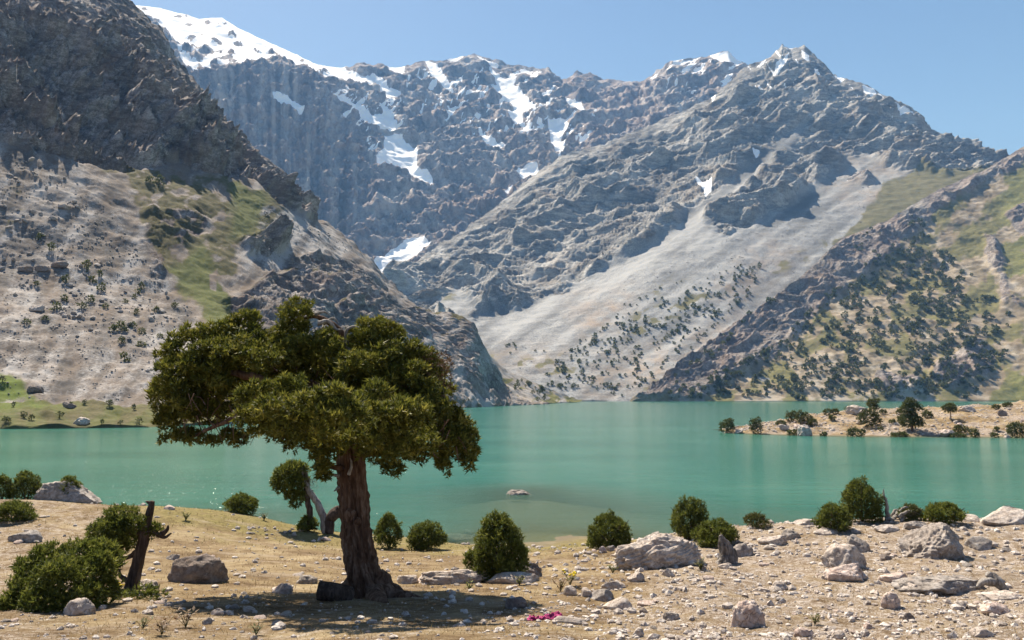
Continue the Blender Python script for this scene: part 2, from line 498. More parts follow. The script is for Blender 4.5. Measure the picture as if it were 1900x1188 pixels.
    streak = fbm(np.stack([(px * .8 + py * .6) / 30, (-px * .6 + py * .8) / 7, px * 0], -1), 4)
    zone = region(px, py, [[(1380,128),(1455,82),(1540,125),(1530,175),(1440,175),(1380,170)], [(1540,140),(1700,210),(1740,260),(1600,200)]], 15)
    snow = np.maximum(snow, sstep(streak, .46, .58) * zone * rock)
    # beds dip to the left: stretch the relief along them
    Q = rot_stretch(P, R(28), 3.0, 1.0)
    d = .55 * ridged(Q / 120 + fbm(P / 320, 2)[..., None] * .3, 7, 2.1, .6) + .45 * ridged(Q / 48 + 5, 6, 2.1, .62) - .25
    big = ridged(P / 430 + 2.2, 3) - .3
    edge = .12 + .88 * (1 - sstep(v, .90, 1.0))[:, None]
    rk = gauss1(gauss1(rock, 2, 0), 2, 1)
    foot = sstep(v, 0, .05)[:, None]
    hb = P[..., 2] * math.cos(R(27)) - P[..., 0] * math.sin(R(27)) + .25 * P[..., 1] + 22 * fbm(P / 190 + 2, 4)
    md = np.clip(.6 + 1.2 * fbm(P / 150 + 8, 2), .1, 1.4)
    st = (hb / 62) % 1.0; led = sstep(st, 0, .75) - st
    st2 = (hb / 23 + .4 * fbm(P / 90, 2)) % 1.0; led2 = sstep(st2, 0, .75) - st2
    P = P + N * ((rk * (52 * d + 85 * big + (34 * led + 15 * led2) * md) * edge) + (1 - rk) * foot * (.45 * fbm(P / 120, 2)))[..., None] * (1 - .5 * snow)[..., None]
    P[..., 2] += fbm(P / 40 + 3, 4) * 11 * (1 - edge * .7)
    P[0, :, 2] = -3.0
    tint = np.clip(region(px, py, [[(1060,560),(1170,545),(1150,610),(1080,620)], [(1320,540),(1420,450),(1480,470),(1380,560)], [(1100,670),(1250,640),(1250,720),(1090,735)],
                           [(1230,650),(1480,540),(1500,560),(1300,700)], [(900,660),(1040,650),(1040,690),(930,690)], [(1520,300),(1700,310),(1640,400),(1560,360)]], 40) * (.5 + gn), 0, 1)
    mask = np.stack([rock, grass, snow], -1)
    register('peak', P)
    fx, fy = (px * .79 - py * .61), (px * .61 + py * .79)
    streak = .8 * fbm(np.stack([fx / 210, fy / 22, px * 0 + 3], -1), 5) + .35 * fbm(np.stack([px / 120, py / 80, px * 0 + 9], -1), 3)
    streak = streak + .35 * region(px, py, [[(1310,400),(1330,440),(1340,480),(1250,500),(1100,560),(950,620),(900,610),(1060,540),(1250,425)]], 25) - .25 * sstep(py, 640, 740)
    return simple_mask_mesh('grey_mountain', P, mask, tint, streak=streak, mat=terrain_mat('peak_rock', 75,
        ((.095,.092,.09), (.265,.258,.247), (.54,.525,.495)), ((.145,.146,.145), (.225,.226,.225), (.32,.32,.316)), ((.09,.09,.045), (.14,.13,.07), (.20,.175,.11)),
        (.4, 1, 1.3), (0, R(28), 0), soil=(.30,.215,.145), bumpd=9, rstreak=.08, speck=.7))

# ------------------------------------------------------------------ wooded hillside on the right
def wooded_hill():
    cols = [
     [(1150,747,1372),(1152,746,1376),(1156,745,1382),(1160,744,1390)],
     [(1180,746,1373),(1184,742,1380),(1188,738,1388),(1192,733,1398)],
     [(1230,745,1372),(1240,725,1400),(1250,705,1440),(1262,678,1490)],
     [(1300,745,1372),(1305,715,1420),(1310,680,1490),(1320,634,1570)],
     [(1380,745,1371),(1390,690,1450),(1400,630,1560),(1415,570,1650)],
     [(1460,745,1370),(1470,670,1480),(1480,590,1620),(1495,507,1740)],
     [(1540,745,1369),(1545,650,1500),(1550,550,1680),(1562,443,1840)],
     [(1620,745,1368),(1625,640,1500),(1630,530,1700),(1645,412,1900)],
     [(1680,745,1367),(1680,635,1505),(1685,520,1720),(1692,384,1940)],
     [(1720,745,1366),(1720,630,1510),(1725,500,1740),(1742,352,1980)],
     [(1820,745,1362),(1820,620,1520),(1822,470,1770),(1832,314,2060)],
     [(1900,745,1355),(1900,610,1520),(1900,440,1800),(1900,272,2140)],
     [(2000,745,1345),(2000,600,1510),(2000,400,1810),(2000,225,2200)],
     [(2200,745,1330),(2200,590,1500),(2200,380,1810),(2200,160,2250)]]
    cols = [[(x, y, 1372 + (Y - 1372) * (1.45 if Y > 1372 else 1)) for x, y, Y in c] for c in cols]
    nu, nv = 430, 330
    P, v = base_surface(cols, nu, nv, .02, .03)
    N = normals(P)
    px, py = project(P)
    jit = fbm(np.stack([px / 45, py / 45, px * 0 + 11], -1), 5) * 22
    rock = region(px, py, [[(1180,745),(1250,680),(1320,628),(1420,560),(1500,498),(1560,436),(1640,405),(1745,345),(1770,350),(1735,400),(1690,440),(1640,478),(1590,520),(1540,562),(1490,612),(1440,655),(1370,700),(1300,735)],
        [(1728,700),(1755,655),(1822,638),(1850,660),(1830,700),(1770,725)], [(1630,692),(1700,700),(1712,732),(1640,742)],
        [(1740,352),(1830,310),(1910,268),(1905,296),(1870,328),(1820,345),(1770,372)], [(1828,440),(1850,436),(1872,520),(1892,565),(1868,560),(1842,500)], [(1870,400),(1920,380),(1920,440),(1885,430)]], 9, jit * .7)
    gn = fbm(np.stack([px / 60, py / 60, px * 0 + 5], -1), 5)
    grass = region(px, py, [[(1770,430),(1840,350),(1960,280),(1960,600),(1830,560),(1780,480)], [(1820,760),(1900,640),(2000,620),(2000,760)], [(1690,300),(1790,390),(1700,480),(1600,560),(1560,560),(1680,460)],
                            [(1560,745),(1640,735),(1630,748)], [(1690,700),(1760,742),(1680,745)]], 24) * sstep(gn, -.35, .15)
    grass = np.maximum(grass * 1.0, sstep(gn, -.25, .3) * .75) * (1 - rock * .85)
    tint = np.clip(.75 + gn, 0, 1)
    light = region(px, py, [[(1200,748),(1700,730),(1700,748)], [(1690,718),(1740,700),(1730,745),(1650,745)]], 8)
    tint = tint * (1 - light)
    d = ridged(rot_stretch(P, R(20), 1.3, 1.0) / 62 + fbm(P / 120, 2)[..., None] * .5, 7, 2.1, .56) - .2
    gull = ridged(np.stack([P[..., 0] / 170, P[..., 2] / 900, P[..., 1] / 400], -1) + 4, 4) - .3
    rk = gauss1(gauss1(rock, 2, 0), 2, 1)
    edge = .4 + .6 * (1 - sstep(v, .95, 1.0))[:, None]
    foot = sstep(v, 0, .05)[:, None]
    P = P + N * (foot * (rk * (24 * d + 5) * edge + (1 - rk) * (-9 * gull + 5 * fbm(P / 40, 5))))[..., None]
    P[0, :, 2] = -3.0
    register('hill', P)
    return simple_mask_mesh('wooded_hill', P, np.stack([rock, grass, rock * 0], -1), tint, lush=.2 * region(px, py, [[(1830,760),(1895,650),(2000,620),(2000,760)], [(1850,330),(1960,280),(1960,560),(1870,520)]], 25), streak=.6 * fbm(np.stack([(px * .7 + py * .7) / 160, (px * .7 - py * .7) / 26, px * 0 + 3], -1), 5) + .6 * light, mat=terrain_mat('hill_soil', 40,
        ((.075,.068,.062), (.20,.185,.17), (.42,.39,.36)), ((.12,.104,.070), (.205,.175,.125), (.36,.32,.26)), ((.085,.09,.035), (.145,.135,.06), (.21,.18,.09)),
        soil=(.285,.21,.14), bumpd=4))

# ------------------------------------------------------------------ dark cliff on the left with its scree
def left_cliff():
    cols = [
     [(-420,812,205),(-420,700,330),(-420,480,430),(-420,250,500),(-420,60,560),(-420,-60,640)],
     [(-200,804,215),(-200,720,310),(-200,480,440),(-200,250,520),(-200,60,590),(-200,-60,680)],
     [(0,797,226),(0,742,285),(0,500,450),(0,262,560),(0,60,620),(0,-50,700)],
     [(140,795,230),(140,748,290),(140,520,455),(135,295,590),(135,100,660),(140,-34,740)],
     [(275,791,238),(280,752,295),(285,540,480),(260,312,640),(230,140,720),(226,-20,790)],
     [(330,788,250),(330,748,305),(330,545,490),(300,312,660),(280,165,735),(248,4,800)],
     [(420,783,262),(410,742,320),(400,560,500),(350,316,690),(328,210,760),(302,56,825)],
     [(500,778,290),(480,738,345),(450,550,530),(405,324,715),(380,235,785),(338,122,850)],
     [(540,775,310),(520,732,370),(485,540,560),(432,330,740),(412,262,810),(360,142,860)],
     [(600,771,345),(570,726,405),(530,530,610),(470,336,765),(448,288,820),(396,205,875)],
     [(640,768,370),(610,720,430),(565,520,650),(500,345,790),(482,310,835),(432,242,890)],
     [(690,766,410),(655,720,470),(605,515,670),(545,385,810),(530,350,850),(498,296,895)],
     [(720,764,440),(690,720,500),(640,520,680),(575,405,820),(568,385,860),(556,344,905)],
     [(750,762,475),(720,710,535),(672,540,690),(610,440,815),(592,420,860),(578,396,912)],
     [(790,760,520),(760,700,580),(710,560,700),(665,480,800),(652,458,850),(640,440,920)],
     [(820,758,565),(790,695,620),(748,580,712),(700,515,790),(692,500,845),(688,478,922)],
     [(840,757,600),(815,690,650),(780,600,720),(738,560,780),(728,548,840),(722,522,920)],
     [(885,755,660),(865,692,700),(840,640,740),(810,602,780),(790,585,830),(770,572,900)],
     [(925,753,720),(905,712,740),(890,655,760),(880,615,790),(870,598,820),(855,600,880)],
     [(950,752,780),(930,738,790),(922,715,800),(912,680,815),(902,645,840),(880,632,880)],
     [(985,750,850),(975,747,855),(958,742,860),(945,735,870),(935,722,880),(912,708,900)],
     [(1020,748,920),(1010,747,922),(1000,746,925),(985,746,930),(970,745,935),(955,744,940)]]
    for i in range(15):
        f = cols[i][3][2]; kk = 1.9 if i < 11 else 1.9 - .2 * (i - 10)
        cols[i] = cols[i][:4] + [(x, y, f + (Y - f) * kk) for x, y, Y in cols[i][4:]]
    nu, nv = 530, 430
    P, v = base_surface(cols, nu, nv, .008, .015)
    N = normals(P)
    px, py = project(P)
    jit = fbm(np.stack([px / 45, py / 45, px * 0 + 21], -1), 5) * 20
    rock = region(px, py, [[(-600,-500),(240,-500),(260,-20),(310,50),(355,130),(450,255),(570,340),(592,410),(560,402),(520,372),(480,330),(430,324),(370,312),(310,302),(200,310),(140,300),(60,275),(0,252),(-600,232)],
        [(270,392),(370,375),(388,410),(345,460),(300,468),(272,430)], [(265,440),(310,450),(308,510),(280,512)],
        [(408,562),(460,543),(500,508),(522,520),(545,476),(600,474),(648,482),(690,505),(738,556),(775,570),(865,580),(905,650),(940,722),(890,722),(850,674),(790,626),(750,640),(690,660),(600,650),(500,612),(430,592)],
        [(450,448),(490,440),(530,452),(500,475),(460,470)]], 6, jit * .55)
    gn = fbm(np.stack([px / 40, py / 28, px * 0 + 13], -1), 5)
    rock = rock * (1 - .8 * sstep(fbm(np.stack([(px - py * .4) / 46, (py + px * .3) / 20, px * 0 + 31], -1), 4), .18, .34) * region(px, py, [[(560,430),(720,470),(900,590),(920,700),(700,660),(560,620)]], 20))
    grass = region(px, py, [[(150,302),(430,322),(500,350),(525,395),(470,440),(440,470),(425,560),(445,640),(400,612),(310,512),(262,425),(240,352)]], 14, jit) * sstep(gn, -.5, .15) * .9
    lush = region(px, py, [[(430,330),(495,350),(485,420),(430,440)], [(310,500),(380,450),(430,560),(460,660),(400,620)], [(-600,670),(20,690),(65,742),(-600,748)]], 14, jit * .6)
    shore = region(px, py, [[(-600,742),(60,744),(300,752),(420,758),(420,800),(-600,830)]], 4, jit * .3)
    leftg = region(px, py, [[(-200,330),(40,350),(60,420),(-200,500)]], 30) * sstep(gn, 0, .4) * .8
    grass = np.maximum.reduce([grass, lush, shore, leftg])
    grass *= (1 - region(px, py, [[(385,510),(405,498),(402,540),(388,536)]], 3, jit * .2))
    apron2 = region(px, py, [[(850,740),(960,748),(930,760),(860,762)]], 6)
    grass = np.maximum(grass, apron2 * sstep(gn, -.1, .3) * .7)
    pale = region(px, py, [[(470,375),(560,400),(690,478),(640,470),(560,470),(500,505),(440,470),(460,430)], [(780,650),(850,692),(890,738),(950,752),(800,762)]], 10, jit * .5)
    # big blocks and ledges: ridged relief with stepped beds
    Q = rot_stretch(P, R(-14), 1.8, 1.0)
    wv = fbm(P / 70, 3)[..., None] * .55
    d = .6 * ridged(Q / 46 + wv * .6, 7, 2.1, .58) + .4 * ridged(Q / 17 + 3, 6, 2.1, .6) - .22
    big = fbm(P / np.array([120., 120., 90.]) + 6, 3)
    low = region(px, py, [[(400,500),(700,440),(960,600),(960,760),(400,700)]], 30)
    outc = region(px, py, [[(255,380),(395,365),(400,470),(320,520),(260,515)]], 10)
    h = P[..., 2] + .35 * P[..., 0] + 14 * fbm(P / 45 + 4, 3)
    st = (h / 24) % 1.0
    ledge = sstep(st, 0, .75) - st                                     # steps in the beds
    st2 = (h / 8.5 + .3 * fbm(P / 30, 2)) % 1.0; ledge2 = sstep(st2, 0, .75) - st2
    rk = gauss1(gauss1(rock, 1.5, 0), 1.5, 1)
    edge = .12 + .88 * (1 - sstep(v, .80, 1.0))[:, None] * (1 - .75 * sstep(px, 700, 880))
    foot = sstep(v, 0, .04)[:, None]
    disp = rk * edge * (56 * d + 40 * big + 22 * ledge + 8 * ledge2 - 10) * (1 - .66 * low) * (1 - .8 * outc) + (1 - rk) * foot * (1.0 * fbm(P / 22, 5) + .5 * fbm(P / 3.0, 3) + 3 * fbm(P / 70, 3))
    P = P + N * disp[..., None]
    P[..., 2] += fbm(P / 14 + 3, 4) * 5 * (1 - edge * .7)
    P[0, :, 2] = -3.0
    # grass settles on the flatter ledges of the cliff
    N2 = normals(P)
    grass = np.maximum(grass, rock * sstep(gauss1(gauss1(N2[..., 2], 2, 0), 2, 1), .72, .86) * sstep(gn, -.25, .2) * .9)
    tint = np.clip(.35 + gn * .9 + .7 * region(px, py, [[(150,302),(430,322),(500,350),(530,400),(470,440),(440,560),(445,640),(400,612),(310,512),(240,352)]], 30), 0, 1) * (1 - pale) 
    mask = np.stack([rock, grass, rock * 0], -1)
    register('cliff', P)
    streak = .7 * fbm(np.stack([(px * .85 + py * .5) / 24, (-px * .5 + py * .85) / 170, px * 0 + 3], -1), 5) + .4 * fbm(np.stack([px / 90, py / 70, px * 0], -1), 3) + .45 * pale
    o = simple_mask_mesh('left_cliff_mountain', P, mask, tint, streak=streak, lush=np.clip(np.maximum(.38 * lush * (1 - shore), .25 * shore * sstep(gn, -.3, .3)) + .4 * region(px, py, [[(-600,690),(30,690),(70,742),(120,760),(-600,770)]], 12), 0, 1), mat=terrain_mat('cliff_rock', 24,
        ((.06,.055,.052), (.19,.176,.163), (.48,.45,.425)), ((.10,.09,.082), (.185,.17,.158), (.35,.33,.312)), ((.055,.055,.022), (.10,.09,.045), (.16,.135,.085)),
        (.55, 1, 1.4), (0, R(-14), 0), soil=(.22,.165,.12), bumpd=2.2, speck=.6))
    return o

def low_spur():
    cols = [
     [(830,758,640),(835,740,700),(840,700,800),(845,640,920)],
     [(880,756,700),(885,735,760),(890,700,860),(892,650,980)],
     [(940,752,800),(942,738,860),(945,715,940),(948,690,1020)],
     [(1000,749,920),(1000,742,960),(1002,730,1020),(1005,716,1080)],
     [(1040,747,1060),(1042,744,1090),(1044,740,1130),(1046,732,1170)],
     [(1075,746,1200),(1077,745,1220),(1079,744,1240),(1080,743,1260)]]
    P, v = base_surface(cols, 150, 70, .03, .03)
    N = normals(P); px, py = project(P)
    gn = fbm(np.stack([px / 22, py / 14, px * 0 + 2], -1), 4)
    foot = sstep(v, 0, .1)[:, None]
    P = P + N * (foot * (2.5 * fbm(P / 25, 5)))[..., None]
    P[0, :, 2] = -3.0
    grass = np.maximum(region(px, py, [[(985,748),(1000,728),(1085,742),(1085,750)]], 6) * sstep(gn, -.4, .1), sstep(gn, .25, .5) * .7)
    register('spur', P)
    return simple_mask_mesh('low_spur_hill', P, np.stack([px * 0, grass, px * 0], -1), np.clip(.3 + gn, 0, 1), terrain_mat('spur_scree', 24,
        ((.1,.09,.08), (.2,.18,.16), (.3,.27,.24)), ((.19,.175,.16), (.28,.26,.24), (.40,.375,.35)), ((.09,.10,.035), (.15,.145,.055), (.21,.19,.08)), bumpd=1.5, speck=.6))
far_massif(); scree_peak(); wooded_hill(); left_cliff(); low_spur()

# ------------------------------------------------------------------ foreground bank and lake bed (one sheet)
GC = []
def gc(px, py, Y):
    p = at(px, py, Y); GC.append((p[0], p[1], p[2]))
for x, y, z in ((0,0,7.6), (-14,0,7.4), (14,0,7.5), (0,-12,8.6), (-16,-12,8.4), (16,-12,8.4), (-6,6,6.6), (6,6,6.6)): GC.append((x, y, z))
for px in (-250, 100, 500, 900, 1300, 1700, 2150): gc(px, 1188, 12.6)
for px, Y in ((-250,20.5),(80,20.5),(380,20.5),(680,21.5),(950,21),(1300,20.5),(1600,20),(1900,19.5),(2150,19)): gc(px, 1108, Y)
for px, Y in ((-150,27),(150,27),(400,27),(680,30),(950,30),(1250,28),(1600,25.5),(1900,25),(2150,25)): gc(px, 1060, Y)
for px, py, Y in ((-150,1005,34),(80,1005,34),(350,1000,36),(560,1005,40),(700,1012,41),(860,1012,43),(1000,1022,46),(1130,1020,38),(1250,1022,35),(1450,1005,35),(1600,1012,32),(1750,1026,30),(1900,1020,30),(2150,1018,30)): gc(px, py, Y)
CREST = [(-200,932,45),(0,929,45),(100,930,46),(200,938,46),(300,945,46),(400,951,47),(500,964,47),(580,986,47),(700,996,49),(840,1008,48.5),
         (940,1014,49),(1000,1019,49),(1080,1016,48),(1180,1000,43),(1300,982,42),(1450,970,42),(1600,972,41),(1700,964,40),(1800,968,39),(1900,966,38),(2150,962,38)]
for px, py, Y in CREST:
    gc(px, py, Y); p = at(px, py, Y)
    shallow = sstep(px, 760, 900) * (1 - sstep(px, 1120, 1320))
    drop = 2.6 * (1 - shallow) + .42 * shallow
    GC.append((p[0] * 1.13, Y * 1.13, p[2] - drop))
    GC.append((p[0] * 1.35, Y * 1.35, min(p[2] - 3.3, -1.2) * (1 - shallow) + -.75 * shallow))
for px in (-300, 100, 500, 1500, 1900, 2200): a = at(px, 900, 80); GC.append((a[0], 80, -4.5)); GC.append((a[0] * 1.3, 104, -6))
for px, z in ((800,-2.2), (960,-.75), (1100,-1.7), (1300,-3)): a = at(px, 900, 80); GC.append((a[0], 80, z)); GC.append((a[0] * 1.3, 104, -6))
GC = np.array(GC)
def _tps_fit(C):
    n = len(C)
    d2 = ((C[:, None, :2] - C[None, :, :2]) ** 2).sum(-1)
    K = .5 * d2 * np.log(d2 + 1e-9) + np.eye(n) * 6.0
    Pm = np.concatenate([np.ones((n, 1)), C[:, :2]], 1)
    A = np.block([[K, Pm], [Pm.T, np.zeros((3, 3))]])
    return np.linalg.solve(A, np.concatenate([C[:, 2], np.zeros(3)]))
TPS = _tps_fit(GC)
def ground_base(x, y):
    x = np.asarray(x, float); y = np.asarray(y, float)
    sh = np.broadcast(x, y).shape
    x = np.broadcast_to(x, sh).ravel(); y = np.broadcast_to(y, sh).ravel()
    out = np.empty(len(x)); n = len(GC)
    for s in range(0, len(x), 60000):
        xs, ys = x[s:s + 60000], y[s:s + 60000]
        d2 = (xs[:, None] - GC[None, :, 0]) ** 2 + (ys[:, None] - GC[None, :, 1]) ** 2
        out[s:s + 60000] = (.5 * d2 * np.log(d2 + 1e-9)) @ TPS[:n] + TPS[n] + TPS[n + 1] * xs + TPS[n + 2] * ys
    return out.reshape(sh)
def ground_z(x, y):
    z = ground_base(x, y)
    x = np.asarray(x, float); y = np.asarray(y, float)
    Q = np.stack(np.broadcast_arrays(x, y, z * 0), -1)
    rough = .35 + .65 * sstep(x / np.maximum(y, 6), -.05, .12)
    return z + rough * (.16 * fbm(Q / 3.2, 3) + .055 * fbm(Q / .7 + 4, 3) + .02 * fbm(Q / .2, 2)) + .12 * fbm(Q / 7 + 9, 2)

NR, NA = 300, 470
rr = np.concatenate([np.linspace(-12, 9, 30)[:-1], 9 * (110 / 9.) ** np.linspace(0, 1, NR - 29)])
aa = np.linspace(-1, 1, NA); aa = aa * .78 + .10 * aa ** 3
def fan(rr, aa):
    Y, A = np.meshgrid(rr, aa, indexing='ij')
    W = np.maximum(np.abs(Y), 21.0)
    return A * W, Y
GX, GY = fan(rr, aa)
GZ = ground_z(GX, GY)
GP = np.stack([GX, GY, GZ], -1)
register('ground', GP)
gpx, gpy = project(GP)
def ground_pick(px, py):
    """walk the view ray down to the bank"""
    a, b = ray(px, py)
    Y = np.linspace(8, 62, 600)
    z = EYE + b * Y
    g = ground_z(a * Y, Y)
    i = np.nonzero(g >= z)[0]
    i = i[0] if len(i) else int(np.argmin(z - g))
    return np.array([a * Y[i], Y[i], g[i]])
gj = fbm(GP / 2.5 + 3, 4)
gravel = sstep(GX / np.maximum(GY, 6) + .10 * gj + .004 * (21 - GY), -.02, .22)
front = sstep(-GY + 22 + 5 * gj, -4, 6) * .5
gravel = np.maximum(gravel, front)
gravel = np.maximum(gravel * .62, sstep(GX / np.maximum(GY, 6) + .1 * gj, -.42, -.55) * .42)
green = (sstep(GY + 3 * gj, 33, 43) * (1 - sstep(np.abs(GX / np.maximum(GY, 6) + .14), .28, .42)) * .7)
green = np.maximum(green, sstep(gj, .3, .55) * .25)
wet = 1 - sstep(GZ + .12 * gj, .02, .35)
me = mesh_np('ground', GP, grid_faces(*GP.shape[:2]))
attr(me, 'mask', np.stack([gravel, green, wet], -1).reshape(-1, 3))

def ground_mat():
    t = NT('dry_turf')
    co = t.coord()
    k = t.n('SeparateColor', {0: t.at('mask').outputs['Color']})
    n1 = t.noise(co, .55, 6, .6, .4)
    n2 = t.noise(co, 4.0, 8, .7)
    n3 = t.noise(co, 26.0, 5, .75)
    n5 = t.noise(co, 1.7, 5, .6)
    turf = t.ramp(t.math('ADD', t.math('MULTIPLY', n1, .45), t.math('ADD', t.math('MULTIPLY', n2, .3), t.math('MULTIPLY', n3, .25))),
                  [(.39, (.09,.056,.030)), (.47, (.183,.126,.068)), (.54, (.265,.198,.112)), (.62, (.39,.31,.19))])
    gr = t.ramp(t.math('ADD', t.math('MULTIPLY', n2, .5), t.math('MULTIPLY', n3, .5)), [(.38, (.095,.085,.028)), (.5, (.19,.155,.055)), (.62, (.30,.245,.10))])
    gv = t.ramp(t.math('ADD', t.math('MULTIPLY', n2, .35), t.math('MULTIPLY', n3, .65)), [(.39, (.10,.07,.048)), (.47, (.21,.155,.11)), (.53, (.34,.28,.225)), (.59, (.58,.53,.48))])
    j = t.math('SUBTRACT', t.math('ADD', t.math('MULTIPLY', n5, .5), t.math('MULTIPLY', n2, .5)), .5)
    def edge(m, a, w): return t.step(t.math('ADD', m, t.math('MULTIPLY', j, a)), .5 - w, .5 + w)
    c = t.mix(edge(k.outputs[1], 1.8, .3), turf, gr)
    c = t.mix(edge(k.outputs[0], 2.2, .22), c, gv)
    bare = t.step(t.noise(t.scale(co, (.35, 1, 1)), .9, 6, .6), .56, .66)
    c = t.mix(t.math('MULTIPLY', bare, .55), c, (.33,.265,.195))
    c = t.mix(k.outputs[2], c, (.17,.14,.095))
    vo = t.n('TexVoronoi', {'Vector': co, 'Scale': 11.0, 'Randomness': 1.0})
    nm = t.bump(t.math('ADD', t.math('MULTIPLY', n3, .6), t.math('MULTIPLY', n2, 1.0)), .8, .10)
    return t.done(t.bsdf(c, .95, .1, nm))
tag(link('ground', me, ground_mat()), kind='structure')

# far ground under everything, out to the horizon
fv = [(-16000, -3000, -7), (16000, -3000, -7), (16000, 20000, -7), (-16000, 20000, -7)]
tn = NT('far_soil'); tn_c = tn.ramp(tn.noise(tn.coord(), .02, 6), [(.3, (.16,.14,.11)), (.7, (.28,.25,.20))])
tag(link('terrain', mesh_np('terrain', fv, [[0, 1, 2, 3]]), tn.done(tn.bsdf(tn_c))), kind='structure')

# ------------------------------------------------------------------ stony point on the right of the lake
def peninsula():
    cols = [
     [(1325,800,206),(1328,799.5,208),(1332,799,210),(1336,798.5,212),(1340,798,216)],
     [(1352,803,202),(1353,801,204),(1354,799,206),(1355,797,209),(1356,796.5,214)],
     [(1400,806,197),(1400,802,200),(1402,797,205),(1403,792,210),(1404,790,216)],
     [(1440,808,193),(1440,804,196),(1442,796,203),(1444,786,212),(1446,780,224)],
     [(1500,811,188.5),(1500,807,191),(1503,796,200),(1506,780,214),(1510,768,236)],
     [(1600,814,185),(1600,809,187),(1602,796,197),(1604,775,215),(1606,758,246)],
     [(1680,815,183.5),(1680,810,185),(1680,796,195),(1680,776,212),(1680,758,246)],
     [(1740,816,182.5),(1740,811,184),(1740,797,194),(1740,776,212),(1740,757,246)],
     [(1800,817,181),(1800,812,183),(1800,798,192),(1800,776,210),(1800,752,240)],
     [(1900,820,179),(1900,815,181),(1900,798,190),(1900,774,207),(1900,748,235)],
     [(2000,824,176),(2000,818,178),(2000,798,188),(2000,772,204),(2000,742,230)],
     [(2300,832,170),(2300,826,172),(2300,798,185),(2300,768,200),(2300,735,225)]]
    P, v = base_surface(cols, 360, 90, .012, .03)
    n = fbm(P / np.array([7., 7., 7.]) + 3, 5)
    w = sstep(v, .04, .25)[:, None]
    P[..., 2] += w * (.75 * n + .5 * np.maximum(fbm(P / 3.2, 4), 0))
    back = []                                                     # the far side falls to the water
    top = P[-1].copy()
    for kx in range(1, 16):
        q = top.copy(); f = kx / 15
        q[:, 1] += 34 * f; q[:, 0] *= q[:, 1] / top[:, 1]
        q[:, 2] = top[:, 2] * (1 - f * f) - 2 * f * f + .4 * fbm(q / 5, 3) * (1 - f)
        back.append(q)
    P[0, :, 2] = -1.6; P[1, :, 2] = np.minimum(P[1, :, 2], -.5); P[:, :8, 2] -= 3.0
    P = np.concatenate([P, np.array(back)], 0)
    register('point', P)
    nn = fbm(P / 6 + 8, 4)
    grass = sstep(nn, .25, .6) * .4
    me = mesh_np('stony_point', P, grid_faces(*P.shape[:2]))
    attr(me, 'mask', np.stack([np.clip(.34 + nn, 0, 1), grass, 1 - sstep(P[..., 2], 0, .3)], -1).reshape(-1, 3))
    tag(link('stony_point_land', me, bpy.data.materials['dry_turf']), kind='structure')
    return P
peninsula()

# ------------------------------------------------------------------ lake
wr = np.concatenate([[30], 34 * (1750 / 34.) ** np.linspace(0, 1, 170)])
wa = np.linspace(-.95, .95, 240)
WY, WA = np.meshgrid(wr, wa, indexing='ij')
WX = WA * np.maximum(WY, 40)
depth = np.where(WY < 108, -ground_base(WX, np.minimum(WY, 110)), 6.0)
depth = depth + .12 * fbm(np.stack([WX / 9, WY / 9, WX * 0], -1), 4) * (WY < 108)
Pp = LAYERS['point'][0].reshape(-1, 360, 3)[2]
front_y = np.interp(WX.ravel(), Pp[:, 0], Pp[:, 1]).reshape(WX.shape)
near_pt = (WX > Pp[14, 0]) & (WY < front_y + 30) & (WY > front_y - 9)
depth = np.where(near_pt, np.minimum(depth, .05 + np.maximum(front_y - WY, 0) * .45), depth)
me = mesh_np('lake_water', np.stack([WX, WY, WX * 0], -1), grid_faces(*WX.shape))
attr(me, 'depth', np.clip(depth, 0, 8).ravel())
def water_mat():
    t = NT('glacial_water')
    co = t.coord()
    dep = t.at('depth').outputs['Fac']
    n0 = t.noise(t.scale(co, (.35, 1, 1)), .035, 4, .5)
    n1 = t.noise(t.scale(co, (.6, 1, 1)), .9, 5, .6, .5)
    n2 = t.noise(t.scale(co, (.5, 1, 1)), 3.2, 4, .6, .4)
    n4 = t.noise(t.scale(co, (.16, .5, 1)), 1.0, 5, .65, .6)
    n0 = t.math('ADD', t.math('MULTIPLY', n0, .62), t.math('MULTIPLY', n4, .38))  # ripple light and dark blended into the water colour
    c = t.ramp(n0, [(.38, (.021,.122,.086)), (.5, (.032,.148,.106)), (.62, (.050,.174,.128))])
    shal = t.step(dep, 2.6, .3)
    c = t.mix(t.math('MULTIPLY', shal, .75), c, (.11,.165,.115))
    nm = t.bump(t.math('ADD', t.math('MULTIPLY', n1, 1.0), t.math('ADD', t.math('MULTIPLY', n2, .4), t.math('MULTIPLY', n4, 1.3))), .8, .17)
    deep = t.bsdf(c, .12, .27, nm, **{'IOR': 1.33})
    clear = t.n('BsdfTransparent', {'Color': (.80,.90,.82)}).outputs[0]
    f = t.math('POWER', 2.718, t.math('MULTIPLY', dep, -.85))
    f = t.math('MULTIPLY', f, .85)
    return t.done(t.n('MixShader', {0: f, 1: deep, 2: clear}).outputs[0])
tag(link('lake_water', me, water_mat()), kind='structure')
